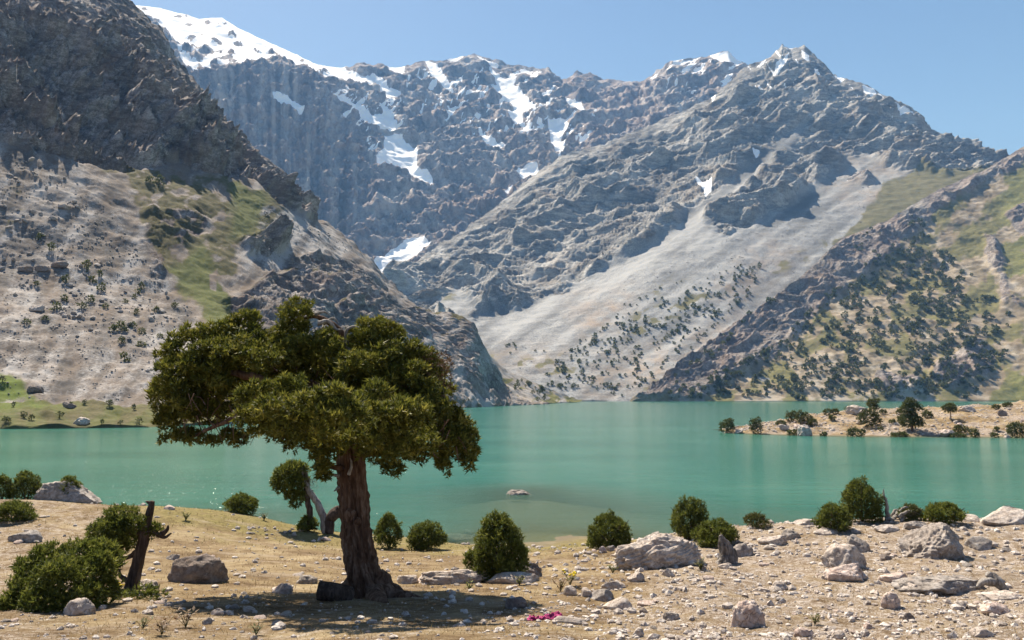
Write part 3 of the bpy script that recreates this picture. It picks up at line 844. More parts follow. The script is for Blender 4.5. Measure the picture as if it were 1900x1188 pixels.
# ------------------------------------------------------------------ object builders
class Mesh:
    """collects vertices and triangles for one mesh object"""
    def __init__(s): s.V = []; s.F = []; s.T = []; s.n = 0
    def add(s, V, F, tone=None):
        V = np.asarray(V, float).reshape(-1, 3); F = np.asarray(F, int)
        if F.shape[1] == 4: F = np.concatenate([F[:, [0, 1, 2]], F[:, [0, 2, 3]]])
        s.V.append(V); s.F.append(F + s.n); s.n += len(V)
        s.T.append(np.full(len(V), .5) if tone is None else np.broadcast_to(np.asarray(tone, float), (len(V),)))
        return s
    def data(s, name, org=(0, 0, 0), smooth=True):
        me = mesh_np(name, np.concatenate(s.V) - np.asarray(org), np.concatenate(s.F), smooth)
        attr(me, 'tone', np.concatenate(s.T))
        return me
    def build(s, name, mat, parent=None, org=(0, 0, 0), smooth=True):
        return link(name, s.data(name, org, smooth), mat, parent)

def unit(v):
    v = np.asarray(v, float)
    return v / (np.linalg.norm(v, axis=-1, keepdims=True) + 1e-9)

def resample(pts, rad, per=6):
    pts = np.asarray(pts, float); rad = np.asarray(rad, float)
    n = len(pts); Q = np.concatenate([[2 * pts[0] - pts[1]], pts, [2 * pts[-1] - pts[-2]]])
    P, Rr = [], []
    for i in range(n - 1):
        a, b, c, d = Q[i:i + 4]
        for t in np.linspace(0, 1, per, endpoint=False):
            P.append(.5 * (2 * b + (c - a) * t + (2 * a - 5 * b + 4 * c - d) * t * t + (3 * b - a - 3 * c + d) * t ** 3))
            Rr.append(rad[i] * (1 - t) + rad[i + 1] * t)
    P.append(pts[-1]); Rr.append(rad[-1])
    return np.array(P), np.array(Rr)

def tube(m, pts, rad, n=8, per=5, flute=0.0, fk=2.0, seed=0, wob=0.0, cap=True, hs=.6):
    P, Rr = resample(pts, rad, per)
    if wob: P = P + wob * np.stack([fbm(P / .35 + seed + 7 * k, 2) for k in range(3)], -1) * Rr[:, None]
    T = unit(np.gradient(P, axis=0))
    ref = np.array([0, 1., 0]) if abs(T[:, 1]).mean() < .8 else np.array([1., 0, 0])
    A = unit(np.cross(T, ref)); B = np.cross(T, A)
    th = np.linspace(0, 2 * np.pi, n, endpoint=False)
    ring = np.cos(th)[None, :, None] * A[:, None] + np.sin(th)[None, :, None] * B[:, None]
    r = Rr[:, None] * np.ones(n)[None]
    if flute:
        L = np.concatenate([[0], np.cumsum(np.linalg.norm(np.diff(P, axis=0), axis=1))])
        tw = L * .35
        q = np.stack([np.cos(th[None] + tw[:, None]) * fk, np.sin(th[None] + tw[:, None]) * fk, (L * hs)[:, None] + 0 * th[None]], -1) + seed
        r = r * (1 + flute * (1.6 * ridged(q, 4) - .7) + flute * .6 * fbm(q * 2.3, 3))
    V = P[:, None] + ring * r[..., None]
    k = len(P)
    i = np.arange(k * n).reshape(k, n); j = np.roll(i, -1, 1)
    F = np.stack([i[:-1], j[:-1], j[1:], i[1:]], -1).reshape(-1, 4)
    m.add(V, F)
    if cap:
        b = m.n; c = np.concatenate([V[-1], [P[-1] + T[-1] * Rr[-1] * .4]])
        m.add(c, [[x, (x + 1) % n, n] for x in range(n)])
    return P, Rr

def sprays(m, clumps, dens, ln, seed=0, k=4, width=.30, up=.35, lump=.28, jitter=.6, sink=.5, cull=True, under=.55):
    """leaf sprays over ellipsoid clumps (centre, radii): thin pointed leaves in little tufts"""
    g = np.random.default_rng(seed)
    C = np.array([c[0] for c in clumps]); Rd = np.array([c[1] for c in clumps])
    for ci, (c, rd) in enumerate(zip(C, Rd)):
        area = 4 * np.pi * ((rd[0] * rd[1]) ** 1.6 / 3 + (rd[0] * rd[2]) ** 1.6 / 3 + (rd[1] * rd[2]) ** 1.6 / 3) ** (1 / 1.6)
        n = int(area * dens) + 6
        d = unit(g.normal(size=(n, 3)))
        keep = g.random(n) < np.where(d[:, 2] < -.2, under, 1.0)
        d = d[keep]; n = len(d)
        lob = 1 + lump * fbm(d * 2.1 + seed * 1.7 + ci * 3.1, 3) * 1.3
        dep = 1 - sink * g.random(n) ** 2.2
        p = c + d * rd * (lob * dep)[:, None]
        if cull and len(C) > 1:
            q = ((p[:, None] - C[None]) / Rd[None]); q = (q ** 2).sum(-1); q[:, ci] = 9
            ok = q.min(1) > .42
            p, d = p[ok], d[ok]; n = len(p)
            if n == 0: continue
        out = unit(d / rd)
        dr = unit(out * .75 + np.array([0, 0, up]) + jitter * g.normal(size=(n, 3)))
        tone = np.clip(.5 + .22 * g.normal(size=n) + .25 * fbm(p / .35 + 3, 2), 0, 1)
        L = ln * (.65 + .7 * g.random(n))
        dk = unit(dr[:, None] + .55 * g.normal(size=(n, k, 3)))
        st = p[:, None] + dr[:, None] * (L[:, None, None] * .35 * g.random((n, k, 1)))
        w = unit(np.cross(dk, g.normal(size=(n, k, 3)))) * (L[:, None, None] * width * .5)
        tip = st + dk * L[:, None, None] * (.7 + .5 * g.random((n, k, 1)))
        V = np.stack([st - w, st + w, tip], 2).reshape(-1, 3)
        F = np.arange(n * k * 3).reshape(-1, 3)
        m.add(V, F, np.repeat(tone, k * 3))
    return m

_ico = {}
def ico(sub):
    if sub not in _ico:
        bm = bmesh.new(); bmesh.ops.create_icosphere(bm, subdivisions=sub, radius=1)
        V = np.array([v.co[:] for v in bm.verts]); F = np.array([[v.index for v in f.verts] for f in bm.faces]); bm.free()
        _ico[sub] = (V, F)
    return _ico[sub]

def rock_geo(seed, size, sub=3, planes=11, rough=.10, strata=0.0, tilt=.4, flat=.35, fine=5):
    g = np.random.default_rng(seed)
    V, F = ico(sub); V = V.copy()
    for i in range(planes):
        nn = unit(g.normal(size=3)); dd = g.uniform(.5, .88)
        t = V @ nn - dd
        V -= np.maximum(t, 0)[:, None] * nn * .93
    for i in range(planes // 2):
        nn = unit(g.normal(size=3)); dd = g.uniform(.72, .92)
        V -= np.maximum(V @ nn - dd, 0)[:, None] * nn
    V = V / np.abs(V).max(0)
    off = g.uniform(0, 50, 3)
    nrm = unit(V)
    rough = rough * (1.35 if sub >= 4 else 1.15)
    h = rough * (.7 * fbm(V * 2.1 + off, fine) + .75 * (ridged(V * 2.3 + off + 9, max(fine - 1, 2), 2.1, .6) - .4))
    if strata:
        c, s = math.cos(tilt), math.sin(tilt)
        b = (V[:, 2] * c + V[:, 0] * s) * 7 + 1.6 * fbm(V * 1.1 + off, 3)
        h = h + strata * (np.abs((b % 1.0) - .5) * 2 - .5) * (.6 + .8 * np.clip(fbm(V * 2 + off + 3, 2) + .5, 0, 1))
    V = V + nrm * h[:, None]
    V[:, 2] = np.where(V[:, 2] < -flat, -flat + (V[:, 2] + flat) * .25, V[:, 2])
    return V * np.asarray(size, float), F

# ------------------------------------------------------------------ object materials
def leaf_mat(name, dark, mid, light, trans=.22):
    t = NT(name)
    tn = t.at('tone').outputs['Fac']
    n = t.noise(t.coord(), 1.1, 3)
    v = t.math('ADD', t.math('MULTIPLY', tn, .75), t.math('MULTIPLY', n, .25))
    c = t.ramp(v, [(.15, dark), (.5, mid), (.85, light)])
    d = t.bsdf(c, .62, .25)
    tr = t.n('BsdfTranslucent', {'Color': c}).outputs[0]
    return t.done(t.n('MixShader', {0: trans, 1: d, 2: tr}).outputs[0])
M_LEAF = leaf_mat('juniper_leaf', (.045,.055,.010), (.122,.130,.019), (.285,.255,.050), .36)
M_LEAF2 = leaf_mat('shrub_leaf', (.050,.064,.013), (.115,.136,.024), (.22,.225,.045), .4)
M_LEAF3 = leaf_mat('far_leaf', (.050,.060,.020), (.090,.102,.032), (.14,.145,.05), .32)
M_DRYLEAF = leaf_mat('dry_leaf', (.09,.05,.025), (.16,.09,.045), (.22,.15,.08), .2)
M_WEED = leaf_mat('weed_leaf', (.05,.06,.015), (.10,.11,.03), (.2,.16,.06), .25)

def bark_mat(name, a, b, c, s=1.0):
    t = NT(name); co = t.coord()
    n = t.noise(t.scale(co, (9 * s, 9 * s, 1.1 * s)), 1.0, 8, .65, .8)
    n2 = t.noise(co, 2.5 * s, 5, .6)
    col = t.ramp(t.math('ADD', t.math('MULTIPLY', n, .7), t.math('MULTIPLY', n2, .3)), [(.36, a), (.5, b), (.64, c)])
    return t.done(t.bsdf(col, .9, .12, t.bump(n, .9, .05)))
M_BARK = bark_mat('juniper_bark', (.035,.018,.011), (.13,.075,.048), (.26,.18,.13))
M_DEAD = bark_mat('dead_wood', (.10,.085,.075), (.27,.24,.21), (.46,.43,.40), 1.6)
M_STUMP = bark_mat('stump_wood', (.05,.042,.038), (.16,.14,.125), (.33,.30,.275), 1.5)
M_DARKWOOD = bark_mat('dark_wood', (.03,.02,.016), (.075,.052,.04), (.15,.11,.09), 1.4)

def stone_mat(name, a, b, c, rust=.25, s=1.0):
    t = NT(name); co = t.coord()
    oi = t.n('ObjectInfo').outputs['Random']
    n1 = t.noise(co, 1.6 * s, 7, .65, .5); n2 = t.noise(co, 9 * s, 7, .72); n3 = t.noise(co, 3.2 * s, 5, .6)
    col = t.ramp(t.math('ADD', t.math('MULTIPLY', n1, .5), t.math('MULTIPLY', n2, .5)), [(.37, a), (.5, b), (.62, c)])
    col = t.mix(t.math('MULTIPLY', t.step(n3, .58, .68), rust), col, (.36,.19,.10))
    n5 = t.noise(t.scale(co, (1, 1, 2.5), (0, .5, 0)), 2.2 * s, 6, .7, 1.0)
    col = t.mix(t.math('MULTIPLY', t.step(n5, .55, .66), .6), col, (.13,.105,.085))
    col = t.mix(t.math('MULTIPLY_ADD', oi, .35, 0.0), col, t.mix(.5, col, (.40,.30,.23)))
    crack = t.n('TexVoronoi', {'Vector': t.n('VectorMath', {0: co, 1: t.n('TexNoise', {'Vector': co, 'Scale': 3.0}).outputs[1]}, operation='ADD').outputs[0], 'Scale': 2.6 * s}, feature='DISTANCE_TO_EDGE').outputs[0]
    ck = t.step(crack, .0, .035)
    col = t.mix(t.math('MULTIPLY_ADD', ck, -.45, .45), col, (.12,.09,.07))
    hh = t.math('ADD', t.math('MULTIPLY', n2, .7), t.math('MULTIPLY', ck, .35))
    return t.done(t.bsdf(col, .92, .15, t.bump(hh, .8, .06)))
M_STONE = stone_mat('pale_stone', (.27,.21,.17), (.48,.415,.36), (.68,.625,.57))
M_GREY = stone_mat('grey_stone', (.16,.135,.115), (.31,.275,.245), (.50,.455,.415), .2)
M_DARK = stone_mat('brown_stone', (.11,.09,.08), (.21,.175,.155), (.34,.295,.265), .2)
M_PINK = stone_mat('pink_stone', (.34,.225,.175), (.55,.44,.38), (.72,.645,.59), .5)
SM = dict(pale=M_STONE, grey=M_GREY, dark=M_DARK, pink=M_PINK)

def empty(name, loc):
    o = bpy.data.objects.new(name, None); COL.objects.link(o); o.location = loc
    return o

def clump(px, py, Y, rx, ry, rd=None):
    s = Y / FPX
    return at(px, py, Y), np.array([rx * s, (rd if rd is not None else (rx + ry) / 2) * s, ry * s])

# ------------------------------------------------------------------ the big juniper
def big_tree():
    Y0 = 21.5
    b = ground_pick(684, 1108)
    Y0 = b[1]; S = Y0 / FPX
    root = empty('juniper_tree', b)
    tag(root, 'large spreading juniper with thick twisted trunk standing alone on the dry turf', 'tree')
    P = lambda x, y, dy=0.0: at(x, y, Y0 + dy)
    tr = Mesh()
    line = [(690,1130),(688,1112),(682,1095),(673,1060),(668,1030),(664,1000),(658,944),(653,885),(650,845),(648,800),(640,765),(628,730)]
    rad = [58,50,38,30,27.5,26,24,22.5,22.5,21,18,13]
    tube(tr, [P(x, y) for x, y in line], np.array(rad) * S, n=64, per=14, flute=.34, fk=1.9, seed=3, hs=.25)
    tr.build('trunk', M_BARK, root, b)
    for pts, rr in (([(700,1085),(730,1104),(765,1112),(800,1118)], [26,17,10,4]), ([(660,1090),(640,1112),(610,1128),(575,1136)], [22,15,9,4]), ([(690,1100),(700,1128),(716,1150)], [24,16,6])):
        r = Mesh(); q = []
        for i, (x, y) in enumerate(pts):
            p = P(x, y, -.25 * i if len(pts) == 4 else -.9 * i)
            if i: p[2] = ground_z(p[0], p[1]) + .05 - .05 * i
            q.append(p)
        tube(r, q, np.array(rr) * S, n=14, per=6, flute=.18, seed=5 + rr[0], wob=.3)
        r.build('surface_root', M_BARK, root, b)
    bl = Mesh(); V, F = rock_geo(5, (11 * S, 9 * S, 12 * S), 3, 4, .12, flat=2); bl.add(V + P(650, 957, -27 * S), F)
    V, F = rock_geo(6, (7 * S, 6 * S, 8 * S), 3, 4, .12, flat=2); bl.add(V + P(663, 968, -25 * S), F)
    bl.build('burl', M_BARK, root, b)
    # limbs
    limbs = [([(648,830,0),(610,770,-.2),(560,738,-.3),(500,712,-.3),(430,690,-.2),(350,690,0)], [17,15,12,9,6,3]),
             ([(640,780,0),(600,735,.5),(540,700,1.0),(470,670,1.4),(400,655,1.6)], [15,13,10,7,3]),
             ([(636,760,0),(640,700,.1),(648,660,.1),(636,622,.1),(612,600,.1),(585,588,.1),(560,592,.2)], [14,13,11,8,6,4,2]),
             ([(650,810,0),(690,760,-.2),(735,725,-.2),(790,715,0),(830,745,.1),(860,800,.1)], [16,13,10,8,5,2]),
             ([(645,780,0),(680,720,.6),(700,680,.9),(710,640,1.0)], [13,10,7,3]),
             ([(640,800,0),(600,790,-1.2),(540,770,-2.0),(480,770,-2.3)], [12,9,6,3]),
             ([(655,820,0),(680,800,-1.2),(730,800,-2.1),(780,815,-2.4)], [12,9,6,3]),
             ([(650,850,0),(700,838,.6),(760,835,1.0),(820,850,1.2)], [9,7,5,2]),
             ([(646,790,0),(600,760,1.5),(560,740,2.4),(520,760,3.0)], [12,9,6,3]),
             ([(655,790,0),(700,760,1.5),(760,750,2.4),(800,780,2.8)], [12,9,6,3]),
             ([(645,810,0),(620,790,-2.0),(590,775,-3.8),(565,770,-4.6)], [12,10,7,3]), ([(650,815,0),(660,800,-2.2),(680,795,-3.6),(700,795,-4.0)], [12,10,7,3]),
             ([(560,735,-.3),(470,760,-.2),(400,790,-.2),(350,815,0)], [7,5,4,2]),
             ([(640,870,-.2),(620,868,-.5),(596,862,-.6),(585,872,-.6)], [6,5,3,1.5])]
    for pts, rr in limbs:
        m = Mesh(); tube(m, [P(*p) for p in pts], np.array(rr) * S, n=12, per=6, flute=.14, seed=rr[0] + pts[0][0], wob=.5)
        m.build('limb', M_BARK, root, b)
    # bare dead twigs
    dead = [[(648,655,-.3),(642,628,-.3),(645,613,-.3),(655,607,-.3),(666,608,-.3)], [(590,600,-.2),(610,598,-.2),(622,610,-.2),(635,612,-.2)],
            [(585,585,0),(600,578,0),(612,586,0)], [(600,600,0),(618,590,0),(628,600,0)], [(648,880,-.5),(653,862,-.6),(650,850,-.6)],
            [(628,883,-.3),(610,880,-.4),(598,886,-.4)], [(628,905,-.2),(620,912,-.3)]]
    for k, pts in enumerate(dead):
        m = Mesh(); n = len(pts)
        tube(m, [P(*p) for p in pts], np.linspace(4.2, 1.2, n) * S * (1.15 if k < 2 else .8), n=6, per=5, wob=.8, seed=k)
        o = m.build('dead_branch', M_DEAD, root, b)
    # fringe of bare hanging twigs under the crown
    g = np.random.default_rng(12); tw = Mesh()
    for i in range(110):
        x = g.uniform(330, 860); y = np.interp(x, [330, 460, 560, 640, 760, 860], [800, 815, 812, 850, 845, 850]) + g.uniform(-60, 6)
        dy = g.uniform(-2, 1.5); x2 = x + g.uniform(-26, 26)
        tube(tw, [P(x, y - 26, dy), P((x + x2) / 2, y - 8 + g.uniform(-6, 6), dy), P(x2, y + g.uniform(0, 16), dy)], np.array([1.0, .7, .35]) * S, n=4, per=3, cap=False)
    for i in range(60):
        x = g.uniform(360, 640); y = g.uniform(680, 800); dy = g.uniform(-1, 1.4); a = g.uniform(-40, 40)
        tube(tw, [P(x, y, dy), P(x + a * .5, y - 14, dy + .1), P(x + a, y - g.uniform(6, 40), dy + .2)], np.array([1.2, .8, .4]) * S, n=4, per=3, cap=False)
    tw.build('twigs', M_BARK, root, b)['kind'] = 'stuff'
    # crown: (px, py, rx, ry, dy)
    cl = [(556,585,34,28,.1),(540,612,30,22,.2),(459,606,32,25,.6),(415,630,38,32,.4),(360,636,42,32,.2),(322,672,27,34,0),(306,735,22,40,0),(338,700,44,38,-.6),(312,795,22,26,-.1),
          (340,748,32,30,-.5),(440,652,40,28,-.7),(484,668,38,28,-.9),(400,700,34,26,-.7),(388,668,42,30,-.4),(490,638,42,32,.4),(364,812,36,16,0),(421,815,36,14,.1),(405,770,40,24,.5),(330,770,30,30,.3),
          (482,740,38,32,-3.6),(474,782,40,28,-3.0),(546,722,32,24,-3.8),(515,770,42,34,-4.4),(573,750,40,30,-4.9),(617,742,34,26,-4.8),(573,798,44,30,-4.4),(612,778,42,32,-5.1),(657,775,38,32,-4.7),(540,790,40,28,-3.0),
          (590,640,40,28,-.2),(623,652,22,22,-.4),(560,655,36,28,-.3),(530,650,36,30,.6),(645,690,26,30,-.9),
          (694,614,32,24,.3),(672,642,38,30,0),(725,634,32,30,.4),(676,690,42,38,-.8),(725,668,42,36,-.2),(772,668,34,32,.5),(803,700,26,32,.5),(758,712,48,36,-.6),(690,738,38,30,-2.6),
          (758,775,42,34,-3.4),(809,764,36,40,-.6),(852,795,26,36,.2),(868,828,20,32,.1),(836,824,32,30,-.4),(826,866,14,24,-.3),(775,818,40,30,-2.6),(725,818,42,32,-3.5),(674,814,40,30,-4.0),(715,780,40,30,-3.9),
          (628,808,36,30,-3.6),(592,832,22,32,-1.8),(598,860,15,20,-1.5),(690,846,38,22,-1.8),(735,850,34,22,-1.6),(728,873,18,12,-1.5),(780,848,30,20,-1.0),(866,855,16,18,0),(600,884,14,9,-.6),
          (560,822,30,20,-1.4),(520,800,30,22,-1.2),(620,838,22,22,-1.6),
          # far half of the crown
          (430,690,50,40,2.6),(520,680,60,48,2.9),(620,680,60,50,3.1),(710,690,58,48,2.9),(790,730,45,45,2.3),(480,760,52,34,3.0),(580,765,55,36,3.6),(690,780,55,38,3.4),(780,800,45,36,2.6),(380,740,45,40,1.9),(450,720,50,36,3.9),(540,700,58,44,4.2),(640,700,58,46,4.4),(730,735,50,42,4.0),(600,770,60,36,4.8),(690,790,50,34,4.6),(520,785,46,28,4.2),
          (412,655,38,24,-.2)]
    g = np.random.default_rng(4)
    for i, (x, y, rx, ry, dy) in enumerate(cl):
        c, rd = clump(x, y, Y0 + dy, rx * 1.02, ry * 1.02, (rx + ry) * .52 + 6)
        subs = [(c, rd * .86)]
        subs[0] = (c, rd * .62)
        for j in range(15):                                            # lobes budding from the clump
            d = unit(g.normal(size=3) + np.array([0, -.3, .5]))
            f = g.uniform(.18, .34)
            subs.append((c + d * rd * (1.0 - f * .45), rd * f * np.array([1, 1, .85])))
        m = Mesh()
        far = dy > 1.8 or dy < -2.85 and False
        sprays(m, subs, 175 if not far else 100, .12 if not far else .19, seed=100 + i, k=4, width=.33, up=.55, lump=.3, jitter=.6, under=.3)
        o = m.build('foliage_clump', M_LEAF, root, b, smooth=False)
    m = Mesh()                                                        # filler leaves added inside the crown to thicken its shadow and dark gaps
    core = [clump(x, y, Y0 + dy, rx, ry, rd) for x, y, rx, ry, rd, dy in ((420,690,70,40,95,.6),(350,740,34,44,60,.2),(540,670,80,48,120,1.2),(600,760,110,38,150,-.4),(700,690,66,56,110,.6),(770,745,58,56,90,.4),(830,800,34,46,60,.2),(540,770,70,28,110,-1.6),(690,800,70,26,110,-1.4),(560,730,60,40,110,2.6),(680,750,70,46,100,2.8))]
    core = [(c, r * .86) for c, r in core]
    sprays(m, core, 80, .20, 55, k=4, width=.55, up=.2, sink=.75, jitter=.8, under=.8, cull=False)
    m.build('shade_filler_foliage', M_LEAF, root, b, smooth=False)
    m = Mesh()
    sprays(m, [clump(812, 680, Y0 + .1, 26, 30), clump(826, 715, Y0 + .2, 16, 30), clump(770, 650, Y0 + .4, 24, 12)], 80, .12, 31, k=4, width=.18, jitter=.9)
    o = m.build('foliage_clump', M_DRYLEAF, root, b, smooth=False); o['label'] = 'browned dry foliage on the right flank'
    return b
BT = big_tree()

def log_stub():
    p = ground_pick(612, 1116); S = p[1] / FPX
    m = Mesh()
    tube(m, [at(592, 1096, p[1]), at(620, 1099, p[1]), at(650, 1104, p[1] + .2)], np.array([17, 16, 15]) * S, n=18, per=6, flute=.10, seed=8)
    V = at(592, 1096, p[1])
    th = np.linspace(0, 2 * np.pi, 18, endpoint=False)
    m.add(np.concatenate([[V - [.01, 0, 0]], np.stack([np.full(18, V[0] + .0), V[1] + 15.5 * S * np.cos(th), V[2] + 15.5 * S * np.sin(th)], -1)]), [[0, 1 + (i + 1) % 18, 1 + i] for i in range(18)])
    o = m.build('log', M_DARKWOOD, None, p); o.location = p
    tag(o, 'short dark sawn log lying against the foot of the big juniper', 'log')
log_stub()

# ------------------------------------------------------------------ smaller trees and bushes of the bank
def bush(px, py, w, h, label, cat='bush', name='juniper_bush', lobes=None, dens=230, ln=.11, seed=0, mat=None, conic=.0, up=.5, k=5):
    """rounded juniper bush whose foot is seen at (px, py); w and h are its size in photograph pixels"""
    b = ground_pick(px, py); Y = b[1]; s = Y / FPX
    Rx, Rz = w * s / 2, h * s
    g = np.random.default_rng(seed + 50)
    mst = Mesh()
    cl = [(b + np.array([0, 0, Rz * .42]), np.array([Rx * .74, Rx * .74, Rz * .43]))]
    n = lobes or 12; ph = g.uniform(0, 6.28)
    for i in range(n):
        a = 2 * np.pi * i / n + g.uniform(-.4, .4); t = g.uniform(.05, .82)
        prof = (1 - t) ** (.45 + conic) * (.9 if t > .12 else .85)
        rr = Rx * prof * g.uniform(.55, .90) * (1 + .18 * math.cos(a - ph))
        f = g.uniform(.16, .32)
        cl.append((b + np.array([rr * math.cos(a), rr * math.sin(a), Rz * (t * .86 + .06)]), np.array([Rx * f, Rx * f, Rz * f * .75])))
    cl.append((b + np.array([Rx * g.uniform(-.15, .15), 0, Rz * .80]), np.array([Rx * .30, Rx * .30, Rz * .20])))
    for i in range(n):                                                # pointed tufts
        a = g.uniform(0, 6.28); t = g.uniform(.15, .95); rr = Rx * (1 - t) ** (.5 + conic) * g.uniform(.75, 1.08)
        cl.append((b + np.array([rr * math.cos(a), rr * math.sin(a), Rz * (t * .9 + .05)]), np.array([Rx * .12, Rx * .12, Rz * g.uniform(.10, .20)])))
    for i in range(6):
        a = g.uniform(0, 6.28)
        tube(mst, [b - [0, 0, .1], b + np.array([Rx * .3 * math.cos(a), Rx * .3 * math.sin(a), Rz * .35]), b + np.array([Rx * .8 * math.cos(a), Rx * .8 * math.sin(a), Rz * g.uniform(.3, .9)])], np.array([.045, .03, .01]) * Rx, n=5, per=3)
    m = Mesh()
    sprays(m, cl, dens, ln, seed=seed + 7, k=k, width=.27, up=up, lump=.22, jitter=.5, under=.7)
    o = empty(name, b)
    m.build('foliage', mat or M_LEAF2, o, b, smooth=False); mst.build('stems', M_DARKWOOD, o, b)
    tag(o, label, cat)
    return o
bush(925, 1077, 120, 117, 'tall dense cone-shaped juniper bush beside the jagged boulder', seed=1, lobes=22, conic=.12, dens=260)
bush(722, 1018, 62, 62, 'dark juniper bush just right of the big trunk', seed=2, lobes=11)
bush(790, 1020, 78, 50, 'low rounded juniper bush between the trunk bush and the cone-shaped bush', seed=3, lobes=12)
bush(1132, 1018, 94, 62, 'solitary rounded juniper bush at the edge of the shallow bay', seed=4, lobes=15)
bush(1281, 1000, 86, 72, 'upper juniper bush behind the pale layered outcrop', seed=5, lobes=14)
bush(1328, 1010, 94, 42, 'low bright juniper bush spreading in front of the taller one beside the grey stump', seed=6, lobes=14)
bush(1402, 978, 56, 24, 'small tawny shrub with dry tips by the grey stump', seed=7, lobes=8, mat=M_WEED, ln=.12, dens=110)
bush(1548, 986, 76, 46, 'squat dark juniper bush below the leaning one on the right bank', seed=8, lobes=13)
bush(1600, 968, 90, 72, 'large leaning juniper bush with a bare dead stem on its side', seed=9, lobes=16, dens=200)
bush(1690, 964, 50, 26, 'olive shrub behind the heap of dead branches', seed=10, lobes=8, mat=M_WEED)
bush(1752, 968, 86, 32, 'flat bright green juniper mat behind the biggest boulder', seed=11, lobes=12)
bush(448, 950, 76, 36, 'small juniper bush alone on the shoreline left of the big tree', seed=12, lobes=10)
bush(48, 926, 60, 50, 'dark juniper bush against the left side of the shore boulder', seed=13, lobes=10)
bush(4, 926, 44, 42, 'dark juniper bush cut by the photo edge at the lake shore', seed=14, lobes=9)
bush(128, 922, 52, 44, 'juniper bush peeping over the far side of the shore boulder', seed=15, lobes=9)
bush(22, 967, 88, 34, 'flat low juniper bush spreading on the turf near the shore boulder', seed=16, lobes=12)
bush(572, 986, 46, 28, 'little bush around the foot of the twin-stemmed juniper', seed=17, lobes=8)

def left_pair():
    b = ground_pick(250, 1096); Y = b[1]; S = Y / FPX
    P = lambda x, y, dy=0.0: at(x, y, Y + dy)
    root = empty('leaning_juniper', b)
    tag(root, 'stunted juniper with leaning dark trunk, broken top and one leafy side', 'tree')
    m = Mesh()
    tube(m, [P(238,1110), P(246,1088), P(255,1050), P(263,1012), P(272,975), P(278,948), P(282,930)], np.array([18,12,10,9.5,8.5,6.5,4]) * S, n=20, per=8, flute=.2, seed=15, wob=.2)
    m.build('trunk', M_DARKWOOD, root, b)
    m = Mesh()
    tube(m, [P(281,938), P(275,932), P(270,931)], np.array([4, 3, 1]) * S, n=6); m.build('broken_top', M_DARKWOOD, root, b)
    for pts in ([(268,985),(250,990),(225,985),(205,990)], [(262,1020),(235,1035),(205,1035)], [(275,980),(290,990),(305,997),(318,990)], [(298,993),(310,985),(312,975)], [(245,1085),(225,1070),(222,1056)]):
        m = Mesh(); tube(m, [P(*p) for p in pts], np.linspace(6, 1.5, len(pts)) * S, n=7, wob=.5, seed=pts[0][0]); m.build('branch', M_DARKWOOD, root, b)
    for i, (x, y, rx, ry, dy) in enumerate([(226,962,34,22,0),(212,985,32,26,-.3),(190,995,26,22,0),(248,975,22,18,-.2),(208,1012,30,22,.1),(283,985,17,12,.1),(236,1000,22,16,.3)]):
        c, rd = clump(x, y, Y + dy, rx, ry)
        m = Mesh(); sprays(m, [(c, rd)] + [(c + unit(rng.normal(size=3)) * rd * .75, rd * .45) for _ in range(5)], 230, .10, 60 + i, k=5, up=.5)
        m.build('foliage_clump', M_LEAF2, root, b, smooth=False)
    # big bush at its foot
    b2 = ground_pick(110, 1138); Y2 = b2[1] + 1.0
    cl = []
    for (x, y, rx, ry, dy) in [(95,1050,45,34,.4),(150,1035,42,32,.6),(62,1090,42,38,0),(120,1082,55,48,-.4),(172,1070,40,40,.2),(35,1122,26,26,-.3),(85,1115,50,32,-.6),(140,1112,48,30,-.5),(190,1098,28,30,.5),
                               (182,1030,30,24,.9),(60,1060,25,25,.5),(15,1138,18,14,-.4),(205,1048,20,20,1.0)]:
        c, rd = clump(x, y, Y2 + dy, rx, ry, 38)
        cl.append((c, rd * .9))
        for _ in range(5): cl.append((c + unit(rng.normal(size=3) + np.array([0, -.3, .3])) * rd * .72, rd * rng.uniform(.3, .45)))
    m = Mesh(); sprays(m, cl, 230, .105, 77, k=5, up=.55, under=.7)
    o = m.build('juniper_bush', M_LEAF2, None, b2, smooth=False); o.location = b2
    tag(o, 'broad dense juniper bush sprawling beside the leaning broken trunk', 'bush')
    b3 = ground_pick(285, 1112)
    m = Mesh(); cl = [clump(x, y, b3[1] + dy, rx, ry) for x, y, rx, ry, dy in ((262,1102,22,14,.2),(288,1105,20,11,0),(235,1110,20,12,0))]
    sprays(m, cl, 170, .11, 81, k=4); o = m.build('low_shrub', M_LEAF2, None, b3, smooth=False); o.location = b3
    tag(o, 'low dark shrub under the leaning broken trunk', 'bush')
left_pair()

